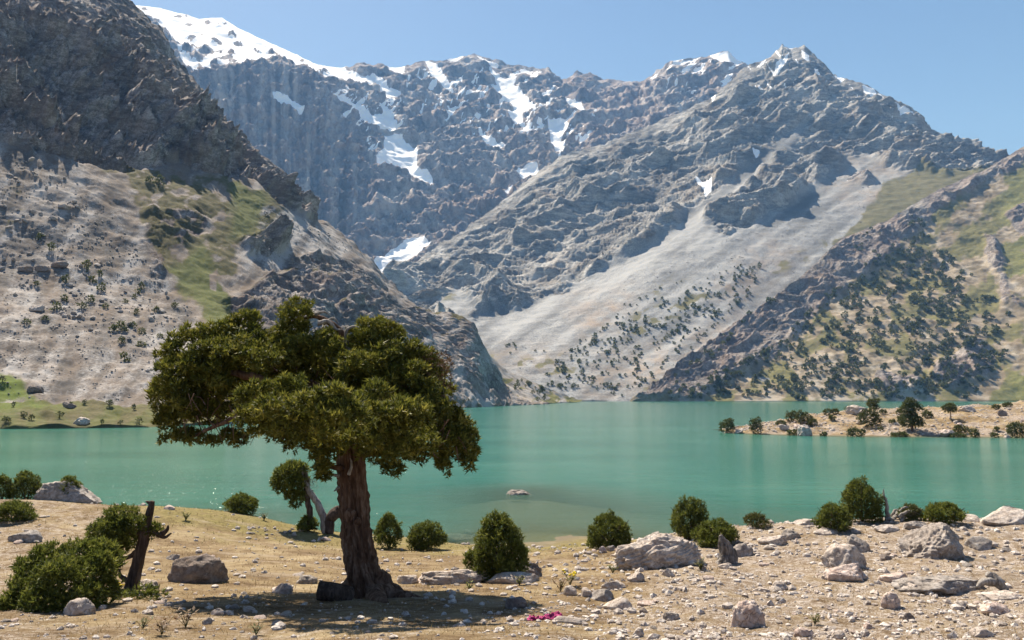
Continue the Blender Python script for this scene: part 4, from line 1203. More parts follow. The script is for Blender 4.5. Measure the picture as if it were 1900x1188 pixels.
def twin_stem():
    b = ground_pick(588, 988); Y = b[1]; S = Y / FPX
    P = lambda x, y, dy=0.0: at(x, y, Y + dy)
    root = empty('twin_stem_juniper', b)
    tag(root, 'small wind-bent juniper with two stems behind the big trunk', 'tree')
    for pts, rr in (([(575,984),(574,950),(570,915),(568,885),(561,858)], [6,5.5,5,4,2]), ([(606,990),(600,962),(590,935),(576,915),(566,890),(560,866)], [9,7.5,6,5.5,4,2]),
                    ([(608,992),(612,970),(622,952),(636,948)], [9,10,11,11])):
        m = Mesh(); tube(m, [P(*p) for p in pts], np.array(rr) * S, n=10, per=6, flute=.14, seed=pts[0][0], wob=.4); m.build('stem', M_DEAD if rr[0] == 9 and len(pts) == 6 else M_DARKWOOD, root, b)
    for i, (x, y, rx, ry) in enumerate([(538,888,28,26),(548,872,22,14),(520,895,13,20),(550,900,22,16),(552,926,18,14),(540,920,10,8)]):
        c, rd = clump(x, y, Y, rx, ry); m = Mesh()
        sprays(m, [(c, rd)] + [(c + unit(rng.normal(size=3)) * rd * .75, rd * .45) for _ in range(4)], 90, .17, 90 + i, k=5, up=.6); m.build('foliage_clump', M_LEAF2, root, b, smooth=False)
    m = Mesh(); c, rd = clump(578, 905, Y, 9, 14); sprays(m, [(c, rd)], 60, .2, 97, k=3, width=.08, jitter=1.0); m.build('dry_twigs', M_DEAD, root, b, smooth=False)
twin_stem()

# ------------------------------------------------------------------ stumps, driftwood
def dead_things():
    b = ground_pick(1345, 1046); S = b[1] / FPX
    P = lambda x, y, dy=0.0: at(x, y, b[1] + dy)
    root = empty('tree_stump', b); tag(root, 'upright grey weathered tree stump beside the layered outcrop', 'stump')
    m = Mesh(); tube(m, [P(1352,1052), P(1349,1030), P(1343,1010), P(1337,993)], np.array([20,13,10,3]) * S, n=26, per=9, flute=.5, fk=1.9, seed=21, wob=.3); tube(m, [P(1352,1050), P(1354,1028), P(1350,1012), P(1346,1004)], np.array([12,9,6,1.5]) * S, n=12, per=6, flute=.4, seed=22); m.build('trunk', M_STUMP, root, b)
    for pts in ([(1350,1040),(1366,1048),(1380,1052)], [(1340,1040),(1328,1050),(1318,1054)], [(1352,1044),(1358,1054),(1366,1062)]):
        m = Mesh(); tube(m, [P(*p, -.1 * i) for i, p in enumerate(pts)], np.array([8, 5, 2]) * S, n=8, seed=pts[1][0], wob=.6, flute=.2); m.build('root', M_DEAD, root, b)
    b = ground_pick(1850, 1096); S = b[1] / FPX
    m = Mesh(); tube(m, [at(1868,1096,b[1]), at(1852,1082,b[1]), at(1840,1070,b[1] + .1), at(1832,1064,b[1] + .1)], np.array([5, 9, 9, 5]) * S, n=14, per=7, flute=.3, seed=30)
    tube(m, [at(1845,1080,b[1]), at(1825,1080,b[1]), at(1814,1090,b[1])], np.array([8, 7, 3]) * S, n=10, per=6, flute=.3, seed=31)
    o = m.build('driftwood', M_DEAD, None, b); o.location = b; tag(o, 'bleached twisted driftwood root lying on the flat stones', 'driftwood')
    b = ground_pick(1645, 966); S = b[1] / FPX
    P = lambda x, y, dy=0.0: at(x, y, b[1] + dy)
    root = empty('dead_tree', b); tag(root, 'dead grey stem and tangle of fallen branches beside the leaning bush', 'dead tree')
    m = Mesh(); tube(m, [P(1652,966), P(1646,940), P(1641,922), P(1640,908)], np.array([5, 3, 2.2, .8]) * S, n=9, per=6, wob=1.2, flute=.2, seed=33); m.build('trunk', M_DEAD, root, b)
    g = np.random.default_rng(5)
    for i in range(16):
        x = g.uniform(1640, 1680); y = g.uniform(950, 970); a = g.uniform(15, 42); e = g.uniform(-12, 14); d0 = g.uniform(-.6, .6)
        m = Mesh(); tube(m, [P(x, y, d0), P(x + a * .4, y - 8 + e * .3, d0), P(x + a, y + e * .6 - 4, d0 + .2)], np.array([3.2, 2.4, .9]) * S, n=6, per=4, wob=1.2, seed=i); m.build('branch', M_DEAD, root, b)
dead_things()
# ------------------------------------------------------------------ stones of the bank, one by one
def stone(px, py, w, h, label, kind='pale', seed=0, depth=None, sub=3, planes=11, rough=.10, strata=0.0, tilt=.4, name='boulder', cat='boulder', rot=None):
    """stone whose foot is at (px, py), w x h pixels in the photograph"""
    b = ground_pick(px, py); Y = b[1]; s = Y / FPX
    hz = h * s
    size = (w * s / 2 * 1.04, (depth or .8) * w * s / 2, hz / 1.42)
    V, F = rock_geo(seed + 300, size, sub, planes, rough, strata, tilt)
    b = b + np.array([0, size[1] * .6, 0])
    b[2] = float(ground_z(b[0], b[1])) + hz * .08
    b[2] = min(b[2], EYE + ray(px, py)[1] * b[1] + hz * .45)
    me = mesh_np(name, V, F, sub >= 4)
    o = link(name, me, SM[kind]); o.location = b
    if rot is not None: o.rotation_euler = (0, 0, rot)
    tag(o, label, cat)
    return o
B = stone
B(107, 930, 124, 46, 'long grey boulder with slanting grooves on the lake shore', 'grey', 1, .7, 5, 7, .10, .07, .5)
B(38, 1006, 60, 24, 'flat-topped grey boulder alone on the turf at far left', 'grey', 2, .8, 4, 8, .06, .03)
B(351, 1081, 102, 60, 'dark rounded boulder with shaded front on the open turf', 'dark', 3, .8, 5, 6, .10, .03, -.4)  # darker stone variant puts the backlit shade into this boulder's colour
B(319, 1040, 30, 13, 'small grey stone just behind the dark rounded boulder', 'grey', 4)
B(147, 1142, 66, 36, 'pale wedge-shaped stone at the foot of the broad bush', 'pale', 5, .6, 4, 9, .09, .04)
B(272, 1094, 46, 26, 'pale stone tucked behind the leaning broken trunk', 'pale', 6, .7, 4)
B(968, 1072, 72, 42, 'jagged brown boulder leaning by the cone-shaped bush', 'dark', 7, .7, 5, 8, .16, .05, .9)
B(955, 1084, 92, 24, 'low pale slab in front of the jagged brown boulder', 'pale', 8, .6, 4, 9, .08, .03)
B(838, 1084, 136, 32, 'long low pale ridge of rock behind the tree shadow', 'pale', 9, .45, 5, 10, .14, .06, .3)
B(754, 1084, 40, 22, 'rounded pale stone nearest the big trunk on its right', 'pale', 10, .8, 4)
B(792, 1082, 40, 26, 'pointed pinkish stone at the left end of the long low ridge', 'pink', 11, .7, 4)
B(853, 1004, 58, 15, 'flat pale ledge stone at the water edge behind the cone-shaped bush', 'pink', 12, .6, 4)
B(836, 992, 20, 10, 'small reddish block left on the water edge ledge', 'pink', 13)
B(868, 992, 20, 12, 'small reddish block right on the water edge ledge', 'pink', 14)
B(1235, 1052, 170, 66, 'wide pale outcrop of slanting layers beside the grey stump', 'pale', 15, .5, 6, 9, .13, .07, -.7)
B(1222, 1002, 30, 18, 'grey stone standing on the top edge of the layered outcrop', 'grey', 16)
B(1380, 1032, 50, 28, 'rough brown rock right of the grey stump', 'grey', 17, .7, 4, 9, .15)
B(1118, 1026, 16, 15, 'reddish cube-shaped stone below the solitary rounded bush', 'pink', 18)
B(1134, 1024, 18, 14, 'grey pebble-shaped boulder right of the reddish cube stone', 'grey', 19)
B(1165, 1012, 26, 12, 'low dark stone at the right foot of the solitary rounded bush', 'dark', 20)
B(1748, 1036, 126, 76, 'biggest boulder of the right bank with rusty lichen on its top', 'grey', 21, .8, 6, 8, .13, .03, .4)
B(1876, 972, 86, 40, 'smooth white boulder on the skyline at the right edge', 'pale', 22, .7, 5, 6, .07, .02)
B(1810, 968, 36, 16, 'flat pale stone left of the smooth white skyline boulder', 'pale', 23)
B(1577, 1056, 84, 52, 'buff rounded boulder behind the pink block', 'pale', 24, .8, 5, 8, .10)
B(1592, 1026, 46, 34, 'grey knobbly rock leaning on the buff rounded boulder', 'grey', 25, .7, 4, 9, .14)
B(1580, 1080, 78, 34, 'broad pinkish white block in front of the buff boulder', 'pink', 26, .7, 5, 9, .08)
B(1662, 1080, 54, 24, 'pinkish white loaf-shaped stone right of the broad pink block', 'pink', 27, .7, 4, 8, .07)
B(1657, 1132, 34, 36, 'upright pointed pink stone on the gravel', 'pink', 28, .7, 4, 9, .07)
B(1390, 1163, 62, 54, 'craggy reddish boulder standing on the bare gravel', 'pink', 29, .8, 5, 9, .15)
B(1689, 1156, 20, 20, 'small upright brown stone with a slanted top', 'dark', 30)
B(1611, 1168, 16, 16, 'small reddish stone standing near the bottom edge', 'pink', 31)
B(1560, 1186, 26, 16, 'small pale round stone at the bottom edge', 'pale', 32)
B(1765, 1100, 170, 38, 'broad flat grey rock sheet under the driftwood', 'grey', 33, .6, 5, 10, .14, .04, .2)
B(1700, 1100, 40, 18, 'low pale stone at the left end of the flat rock sheet', 'pale', 34)
B(1868, 1114, 80, 18, 'flat pale slab at the right edge below the driftwood', 'pale', 35, .6, 4)
B(1822, 1020, 50, 26, 'low grey rock at the right foot of the biggest boulder', 'grey', 36, .7, 4)
B(1120, 1116, 46, 24, 'flat grey slab behind the whitest slab', 'grey', 37, .7, 4, 8, .06)
B(1145, 1132, 56, 26, 'flat white slab with a raised right corner', 'pale', 38, .7, 4, 8, .06)
B(1137, 1094, 46, 20, 'pale ridged stone behind the two flat slabs', 'pale', 39, .6, 4)
B(1181, 1080, 32, 20, 'square pale stone upslope of the two flat slabs', 'pale', 40)
B(1058, 1106, 24, 22, 'white stone with a dark hollow in its face', 'pale', 41)
B(1089, 1108, 26, 18, 'pale stone right of the hollowed white stone', 'pale', 42)
B(1200, 1124, 36, 14, 'tan flat stone beside the two slabs', 'pink', 43)
B(1194, 1138, 16, 12, 'little dark brown stone below the tan flat stone', 'dark', 44)
B(1058, 1158, 58, 16, 'grooved grey stone just right of the pink cloth', 'grey', 45, .5, 4, 8, .09, .06, .8)
B(958, 1130, 40, 34, 'dark-sided stone at the sunny edge of the tree shadow', 'dark', 46, .7, 4, 9, .09)
B(1247, 1154, 30, 16, 'small grey folded stone on open gravel', 'grey', 47)
B(1185, 1184, 24, 20, 'whitish stone at the bottom edge below the slabs', 'pale', 48)
B(1218, 1056, 34, 22, 'pale slanting block fallen in front of the layered outcrop', 'pale', 49)
B(1240, 1070, 26, 16, 'white stone in front of the layered outcrop', 'pale', 50)
B(1348, 1056, 26, 12, 'white stone at the foot of the grey stump', 'pale', 51)
B(400, 1142, 26, 16, 'white-topped stone at the left tip of the tree shadow', 'pale', 52)
B(383, 1160, 18, 18, 'grey stone half inside the left tip of the tree shadow', 'grey', 53)
B(566, 1084, 38, 18, 'pale ridged stone near the log', 'grey', 54, .7, 4, 8, .10, .10)
B(525, 1102, 44, 22, 'reddish crumbling stone on the turf left of the log', 'pink', 55, .7, 4, 9, .15)
B(460, 1136, 26, 12, 'flat pale stone left of the tree shadow', 'pale', 56)
B(1440, 1010, 60, 18, 'low pale rock ledge right of the grey stump', 'pale', 57, .6, 4)
B(1470, 1000, 40, 20, 'knobbly grey rock on the pale ledge', 'grey', 58, .6, 4, 9, .14)
B(1540, 992, 50, 16, 'pale flat rocks under the squat dark bush', 'pale', 59, .6)
B(1500, 976, 52, 14, 'pale flat stone on the skyline left of the squat bush', 'pale', 60, .6, 4)
B(1650, 988, 40, 14, 'pale low stone below the heap of dead branches', 'pale', 61)
B(1705, 982, 44, 16, 'grey low rock left of the biggest boulder', 'grey', 62)
B(1450, 1096, 34, 20, 'white angular stone with a small overhang', 'pale', 63, .7, 4, 9)
B(1415, 1098, 30, 14, 'pale split stone beside the white overhanging stone', 'pale', 64)
B(1850, 1140, 56, 24, 'pale rough stone near the right edge of the gravel', 'pink', 65, .7, 4)
B(1825, 1184, 44, 22, 'pale rounded stone in the bottom right corner', 'pale', 66, .7, 4)
B(1495, 1182, 36, 22, 'pale broken stone near the bottom edge', 'pink', 67, .7)
B(1710, 1020, 22, 14, 'round brown stone left of the biggest boulder foot', 'dark', 68)
B(1645, 1040, 20, 14, 'dark rough stone between the buff and the biggest boulder', 'dark', 69)
B(310, 946, 24, 10, 'reddish and white stones on the shoreline left of the small shore bush', 'pink', 70)
# rock awash in the lake
def lake_rock():
    p = at(968, 913, 77.2); s = p[1] / FPX
    V, F = rock_geo(640, (27 * s, 16 * s, 11 * s), 5, 8, .14, .05, .2)
    o = link('lake_rock', mesh_np('lake_rock', V, F, True), M_GREY); o.location = (p[0], p[1], -.08)
    tag(o, 'flat rock standing out of the shallow turquoise water', 'rock')
    V, F = rock_geo(641, (16 * s, 9 * s, 6 * s), 4, 8, .14)
    o = link('lake_rock', mesh_np('lake_rock', V, F, True), M_GREY); o.location = (p[0] - 12 * s, p[1] - .5, -.12)
    tag(o, 'smaller stone touching the left end of the lake rock', 'rock')
lake_rock()

# loose stones: shared shapes, each an object of its own
VAR = []
for i in range(14):
    V, F = rock_geo(700 + i, (1, rng.uniform(.6, .95), rng.uniform(.35, .75)), 2, 9, .10, fine=3)
    VAR.append((V, F))
VARM = {}
def var_mesh(i, kind):
    if (i, kind) not in VARM:
        me = mesh_np('stone', VAR[i][0], VAR[i][1], False); me.materials.append(SM[kind]); VARM[(i, kind)] = me
    return VARM[(i, kind)]
def put(name, me, p, sc, rz, label, cat, group, tilt=0.0):
    o = bpy.data.objects.new(name, me); COL.objects.link(o)
    o.location = p; o.scale = sc if hasattr(sc, '__len__') else (sc, sc, sc); o.rotation_euler = (rng.normal() * tilt, rng.normal() * tilt, rz)
    tag(o, label, cat, group); return o
def ground_pts(n, xr, yr, wf):
    """random points of the bank as the camera sees it: pixel positions weighted by wf"""
    out = []
    while len(out) < n:
        x = rng.uniform(*xr, size=400); y = rng.uniform(*yr, size=400)
        k = rng.random(400) < wf(x, y)
        for a, b_ in zip(x[k], y[k]):
            out.append((a, b_))
    return out[:n]
def crest_y(x): return np.interp(x, [c[0] for c in CREST], [c[1] for c in CREST])
def w_right(x, y): return np.where((x > 980) & (y > crest_y(x) + 6), .35 + .65 * sstep(x, 1000, 1300), 0)
def w_left(x, y): return np.where((x < 980) & (y > crest_y(x) + 8), .25 + .6 * sstep(y, 1060, 1150) + .2 * (y < 985), 0)
KINDS3 = ['pale', 'pale', 'pale', 'pink', 'grey', 'pink']
LAND = [(107,915,'long grooved shore boulder'),(38,998,'flat-topped grey boulder'),(351,1060,'dark rounded boulder'),(110,1090,'broad dense bush'),(250,1050,'leaning broken trunk'),(968,1055,'jagged brown boulder'),(925,1030,'cone-shaped bush'),
        (838,1072,'long low rock ridge'),(754,1075,'big trunk'),(612,1100,'sawn log'),(448,936,'small shore bush'),(1235,1025,'layered outcrop'),(1345,1020,'grey stump'),(1132,995,'solitary rounded bush'),(1748,1000,'biggest boulder'),(1876,955,'smooth white skyline boulder'),
        (1577,1035,'buff rounded boulder'),(1580,1066,'broad pink block'),(1662,1070,'loaf-shaped stone'),(1657,1116,'pointed pink stone'),(1390,1140,'craggy reddish boulder'),(1689,1148,'upright brown stone'),(1765,1085,'flat rock sheet'),(1868,1106,'flat edge slab'),
        (1135,1112,'pair of flat slabs'),(1058,1096,'hollowed white stone'),(1058,1152,'grooved grey stone'),(1013,1146,'magenta cloth'),(1247,1148,'folded grey stone'),(1600,940,'large leaning bush'),(1548,970,'squat dark bush'),(1328,990,'low bright bush'),(1450,1088,'overhanging white stone'),
        (400,1136,'white-topped stone by the shadow'),(525,1092,'reddish crumbling stone'),(1850,1130,'rough pale edge stone'),(1495,1172,'broken stone near the bottom edge'),(1440,1000,'pale rock ledge'),(560,985,'white stone heap'),(1752,955,'flat green juniper mat')]
def near_label(x, y, kind, w):
    d = [math.hypot(x - a, (y - b) * 1.6) for a, b, _ in LAND]; i = int(np.argmin(d)); a, b, nm = LAND[i]
    dx, dy = x - a, (y - b) * 1.6
    rel = ('right of' if dx > 0 else 'left of') if abs(dx) > abs(dy) else ('in front of' if dy > 0 else 'behind')
    far = 'just ' if d[i] < 55 else 'well ' if d[i] > 130 else ''
    sz = 'larger' if w > 17 else 'small' if w > 10.5 else 'tiny'
    return f"{sz} {dict(pale='whitish', pink='pinkish', grey='grey')[kind]} loose stone {far}{rel} the {nm}"
for wf, n, grp in ((w_right, 160, 'loose stones of the right bank'), (w_left, 60, 'loose stones of the left bank')):
    for (x, y) in ground_pts(n, (-20, 1920), (925, 1190), wf):
        b = ground_pick(x, y); s = b[1] / FPX
        wp = np.clip(rng.lognormal(math.log(12), .42), 7, 30); w = wp * s / 2
        kd = KINDS3[rng.integers(6)]
        put('stone', var_mesh(rng.integers(14), kd), b + np.array([0, 0, w * .12]), (w, w, w * rng.uniform(.6, 1.05)), rng.uniform(0, 6.28), near_label(x, y, kd, wp), 'stone', grp, .12)
# shoreline stones, the white heap left of the twin-stemmed juniper
for i in range(24):
    x = 460 + 110 * rng.random(); y = 978 + 14 * rng.random() + (x - 460) * .06
    b = ground_pick(x, y); s = b[1] / FPX; w = rng.uniform(5, 11) * s / 2
    put('stone', var_mesh(rng.integers(14), 'pale'), b + np.array([0, 0, w * .2]), w, rng.uniform(0, 6.28), 'white stone of the heap beside the twin-stemmed juniper', 'stone', 'white stone heap', .2)

M_PEBBLE = stone_mat('pebble_stone', (.26,.21,.175), (.50,.44,.39), (.72,.665,.61), .35)
PTP0, PTX0, PTY0, _ = LAYERS['point']
# pebbles and straw: nobody could count these
def pebbles():
    m = Mesh(); base = [rock_geo(800 + i, (1, rng.uniform(.55, .9), rng.uniform(.5, .95)), 1, 5, .30, flat=.6, fine=3) for i in range(12)]
    n = 21000
    Y = 10.5 * (50 / 10.5) ** rng.random(n) ; A = rng.uniform(-.82, .82, n); X = A * Y
    Z = ground_z(X, Y)
    dn = fbm(np.stack([X / 2.2, Y / 2.2, Y * 0], -1), 3)
    keep = (rng.random(n) < np.where(A > -.02 + .1 * dn, 1.0, .24) * (.55 + .9 * np.clip(dn + .3, 0, 1))) & (Z > .1)
    for x, y, z in zip(X[keep], Y[keep], Z[keep]):
        V, F = base[rng.integers(12)]
        r = (.014 + .095 * rng.random() ** 4) * (y / 20) ** .6 * rng.uniform(.8, 1.5)
        a = rng.uniform(0, 6.28); c, s = math.cos(a), math.sin(a)
        W = V * r; W = np.stack([W[:, 0] * c - W[:, 1] * s, W[:, 0] * s + W[:, 1] * c, W[:, 2]], -1)
        m.add(W + [x, y, z + r * .15], F)
    cand = np.nonzero((PTP0[:, 2] > .35) & (PTX0 > 1340) & (PTX0 < 1910) & (PTP0[:, 1] < 250))[0]
    for i in rng.choice(cand, 2600, replace=False):
        V, F = base[rng.integers(8)]; r = .10 + .34 * rng.random() ** 3; m.add(V * r + PTP0[i] + [0, 0, r * .15], F)
    o = m.build('pebbles', M_PEBBLE, None, smooth=False); tag(o, 'scattered pale pebbles over the dry bank', None, None, 'stuff')
pebbles()
def straw():
    n = 62000
    Y = 9.5 * (48 / 9.5) ** (rng.random(n) ** 1.1); A = rng.uniform(-.74, .74, n); X = A * Y
    dn = fbm(np.stack([X / 1.6, Y / 1.6, Y * 0 + 4], -1), 4)
    keep = (rng.random(n) < np.clip(.45 + .9 * dn, .08, 1) * np.where(A > .04, .75, 1.0))
    X, Y, A = X[keep], Y[keep], A[keep]; n = len(X)
    Z = ground_z(X, Y); ok = Z > .25; X, Y, Z = X[ok], Y[ok], Z[ok]; n = len(X)
    h = rng.uniform(.035, .10, n) * (Y / 20) ** .35; a = rng.uniform(0, 6.28, n)
    ln = rng.normal(size=(n, 2)) * h[:, None] * .6; w = (.006 + .004 * rng.random(n)) * (Y / 18)
    base = np.stack([X, Y, Z - .01], -1); side = np.stack([np.cos(a) * w, np.sin(a) * w, 0 * a], -1)
    V = np.stack([base - side, base + side, base + np.concatenate([ln, h[:, None]], 1)], 1).reshape(-1, 3)
    me = mesh_np('dry_grass', V, np.arange(3 * n).reshape(-1, 3), False)
    g = sstep(Y + 5 * rng.random(n), 33, 44) * .8
    attr(me, 'tone', np.repeat(np.clip(.5 + .2 * rng.normal(size=n) - .5 * g, 0, 1), 3))
    t = NT('straw'); c = t.ramp(t.at('tone').outputs['Fac'], [(.0, (.12,.12,.03)), (.35, (.21,.14,.06)), (.6, (.33,.235,.12)), (.95, (.46,.37,.23))])
    tr = t.n('BsdfTranslucent', {'Color': c}).outputs[0]
    o = link('dry_grass', me, t.done(t.n('MixShader', {0: .3, 1: t.bsdf(c, .8, .1), 2: tr}).outputs[0])); tag(o, 'dry straw-coloured grass on the bank', None, None, 'stuff')
straw()

# weeds, flowers, cloth
def weed(px, py, h, label, seed, mat=None, flower=False, cat='plant', group=None):
    b = ground_pick(px, py); s = b[1] / FPX; H = h * s
    g = np.random.default_rng(seed)
    root = empty('flowering_plant' if flower else 'weed_plant', b); tag(root, label, cat, group)
    m = Mesh(); lf = Mesh(); fl = Mesh()
    for i in range(9):
        a = g.uniform(0, 6.28); r = H * g.uniform(.1, .7); top = b + np.array([r * math.cos(a), r * math.sin(a), H * g.uniform(.6, 1)])
        tube(m, [b, b * .5 + top * .5 + [0, 0, H * .1], top], np.array([.006, .005, .003]) * b[1] / 18, n=4, per=2, cap=False)
        for j in range(5):
            q = b + (top - b) * g.uniform(.25, 1); d = unit(np.array([math.cos(a + j * 1.3), math.sin(a + j * 1.3), g.uniform(-.1, .8)])); L = H * g.uniform(.25, .45)
            w = unit(np.cross(d, [0, 0, 1])) * L * .2
            lf.add([q, q + d * L * .5 + w, q + d * L, q + d * L * .5 - w], [[0, 1, 2], [0, 2, 3]], g.random())
        if flower:
            V, F = ico(1); fl.add(V * H * .11 * np.array([1, 1, .6]) + top + [0, 0, H * .05], F)
    m.build('stem', M_WEED, root, b); lf.build('leaves', mat or M_WEED, root, b, False)
    if flower:
        t = bpy.data.materials.get('yellow_petal') or None
        if t is None:
            q = NT('yellow_petal'); t = q.done(q.bsdf(q.ramp(q.noise(q.coord(), 40, 3), [(.3, (.60,.42,.01)), (.7, (.85,.68,.03))]), .6))
        fl.build('blossom', t, root, b)
weed(214, 1108, 22, 'yellow-flowered plant in the shade of the leaning trunk', 1, flower=True, cat='flower')
weed(300, 1180, 34, 'reddish-leaved weed near the bottom edge left of the shadow', 2, M_DRYLEAF)
weed(345, 1165, 34, 'dry rust-tinted weed beside the shadow tip', 3, M_DRYLEAF)
weed(265, 1168, 22, 'small ochre weed at the bottom left', 4)
weed(475, 1180, 24, 'ochre weed inside the tree shadow at the bottom', 5, M_WEED)
weed(964, 1086, 18, 'fresh green leafy weed on the pale slab', 6, M_LEAF)
weed(1137, 1064, 16, 'dark green leafy weed on the open turf below the solitary bush', 7, M_LEAF2)
weed(1058, 1088, 26, 'tall weed with one yellow head near the hollowed white stone', 8, flower=True)
weed(1040, 1098, 24, 'brown withered weed left of the hollowed white stone', 9, M_DRYLEAF)
weed(870, 1096, 18, 'dark weed at the upper edge of the tree shadow', 10, M_LEAF2)
weed(1512, 1162, 22, 'grey green feathery weed on the gravel', 11, M_WEED)
weed(1300, 1058, 22, 'yellowish weed in front of the grey stump', 12, M_WEED)
weed(345, 966, 16, 'green weed tuft on the turf near the small shore bush', 13, M_LEAF)
weed(490, 966, 14, 'pale green weed tuft on the shore right of the small shore bush', 14, M_WEED)

def cloth():
    b = ground_pick(1013, 1152); s = b[1] / FPX
    nu, nv = 70, 26
    u, v = np.meshgrid(np.linspace(-1, 1, nu), np.linspace(-1, 1, nv))
    Q = np.stack([u * 2.4, v * 1.5, u * 0], -1)
    pin = .55 + .45 * np.abs(u) ** .8
    x = u * 31 * s + .04 * fbm(Q * 1.3 + 4, 3); y = v * 12 * s * pin * 1.3 + .10 * fbm(Q * .8 + 9, 2)
    z = .02 + np.abs(fbm(Q * 1.7, 4)) * .13 * (1 - .5 * np.abs(v)) + .09 * np.exp(-((u - .55) / .28) ** 2) * (1 - np.abs(v) ** 2) + .03 * ridged(Q * 2.2 + 3, 3) * (1 - np.abs(v))
    X, Yy = b[0] + x + .03 * u, b[1] + y + .15
    P = np.stack([X, Yy, ground_z(X, Yy) + z * (1 - .7 * np.maximum(np.abs(u) ** 6, np.abs(v) ** 4))], -1)
    me = mesh_np('cloth', P - b, grid_faces(nv, nu))
    t = NT('magenta_cloth'); c = t.ramp(t.noise(t.coord(), 14, 5), [(.35, (.20,.012,.075)), (.65, (.40,.045,.17))])
    o = link('cloth', me, t.done(t.bsdf(c, .75, .2, t.bump(t.noise(t.coord(), 60, 3), .4, .01)))); o.location = b
    tag(o, 'crumpled magenta cloth dropped on the gravel beside the tree shadow', 'cloth')
cloth()

# ------------------------------------------------------------------ stony point: trees, bushes, rocks
def small_tree_parts(seed, H, W, tiers, trunk_h, mat=M_LEAF3, ln=.45, dens=9):
    g = np.random.default_rng(seed)
    tr = Mesh(); tube(tr, [(0, 0, -.3), (W * .03, 0, H * .35), (-W * .02, 0, H * .9)], [H * .045, H * .035, H * .012], n=8, per=4, flute=.15, seed=seed)
    cl = []
    for (z, r) in tiers:
        for i in range(4):
            a = g.uniform(0, 6.28)
            cl.append((np.array([math.cos(a) * W * r * .28, math.sin(a) * W * r * .28, H * z + g.uniform(-.04, .04) * H]), np.array([W * r * .34, W * r * .34, H * .075 + W * r * .06])))
    m = Mesh(); sprays(m, cl, dens, ln, seed, k=4, width=.4, up=.4)
    return tr, m
def point_tree(px, py, h, w, tiers, label, seed):
    p, n = pick('point', px, py); s = p[1] / FPX * .86
    root = empty('point_juniper', p); tag(root, label, 'tree')
    tr, m = small_tree_parts(seed, h * s, w * s, tiers, .2)
    tr.build('trunk', M_BARK, root); m.build('crown', M_LEAF3, root, smooth=False)
point_tree(1692, 800, 66, 46, [(.25,.9),(.38,1.0),(.55,.5),(.74,.85),(.88,.6),(.97,.3)], 'tallest juniper of the stony point with a two-tiered crown', 1)
point_tree(1622, 768, 34, 24, [(.5,.8),(.65,1),(.85,.8)], 'small round-headed juniper behind the big bush of the stony point', 2)
point_tree(1764, 776, 30, 26, [(.62,.9),(.78,1),(.92,.6)], 'little parasol-shaped juniper on the rise of the stony point', 3)
point_tree(1573, 766, 16, 14, [(.6,.9),(.85,.8)], 'tiny brownish juniper on the crest of the stony point', 4)
def point_bush(px, py, w, h, label, seed, group=None, mat=None, layer='point'):
    p, n = pick(layer, px, py); s = p[1] / FPX * .84
    g = np.random.default_rng(seed); Rx, H = w * s / 2, h * s
    cl = [(np.array([0, 0, H * .4]), np.array([Rx * .75, Rx * .6, H * .45]))]
    for i in range(7):
        a = g.uniform(0, 6.28); t = g.uniform(.1, .75); f = g.uniform(.22, .36)
        cl.append((np.array([math.cos(a) * Rx * .68 * (1 - t * .6), math.sin(a) * Rx * .5 * (1 - t * .6), H * t + H * .1]), np.array([Rx * f, Rx * f, H * f * .8])))
    m = Mesh(); sprays(m, cl, 9, .42, seed, k=4, width=.42, up=.4)
    o = m.build('point_bush', mat or M_LEAF3, None, smooth=False); o.location = p; tag(o, label, 'bush', group)
for a in [(1348,803,42,28,'round bush at the very tip of the stony point'),(1404,805,36,34,'taller round bush second from the tip of the stony point'),
          (1492,784,44,30,'dense bush on the far shore side of the stony point'),(1468,778,34,18,'low bush left of the dense far shore bush of the point'),(1508,787,28,14,'small bush right beside the dense far shore bush of the point'),
          (1612,788,54,36,'big spreading bush in the middle of the stony point'),(1590,813,44,22,'dry-topped bush at the water edge of the stony point'),(1470,805,34,14,'low olive bush at the water edge near the pale block'),
          (1528,810,18,10,'small green bush at the water edge right of the pale block'),(1450,788,26,8,'low mat of shrubs behind the first bushes of the point'),(1535,768,24,12,'crest bush left of the tiny juniper'),
          (1550,765,20,10,'crest bush touching the tiny brownish juniper'),(1640,766,18,10,'crest bush right of the round-headed juniper'),(1668,766,18,11,'crest bush left of the tallest juniper'),
          (1720,772,26,14,'low bush right of the tallest juniper crown'),(1785,800,42,16,'flat dark bush on the right half of the point'),(1808,812,24,26,'dark upright bush at the water edge on the right half of the point'),
          (1776,812,40,12,'green mat at the water edge below the flat dark bush'),(1890,812,54,44,'large dark bush at the right edge of the point'),(1850,797,14,8,'small round bush alone between the flat and the large dark bush'),
          (1668,811,50,10,'green water-edge mat below the tallest juniper'),(1655,782,18,8,'small bright bush right of the big spreading bush'),(1847,756,20,9,'crest bush near the right edge of the point'),(1870,752,24,9,'low crest bush furthest right on the point'),
          (1545,778,18,9,'small grey green bush left of the big spreading bush'),(1632,797,10,7,'tiny bush on the bare flat of the point'),(1846,813,18,12,'small bush at the water edge left of the large dark bush')]:
    point_bush(*a, seed=int(a[0]) + int(a[1]))
def point_rock(px, py, w, h, label, kind, seed, sub=4):
    p, n = pick('point', px, py); s = p[1] / FPX
    V, F = rock_geo(seed, (w * s / 2, w * s / 2.4, h * s / 1.4), sub, 9, .12)
    o = link('point_boulder', mesh_np('point_boulder', V, F, False), SM[kind]); o.location = p + np.array([0, 0, h * s * .2]); tag(o, label, 'boulder')
point_rock(1493, 807, 28, 24, 'square pale block standing at the water edge of the point', 'pale', 901)
point_rock(1588, 765, 40, 16, 'pale rocky hump on the crest of the point', 'pale', 902)
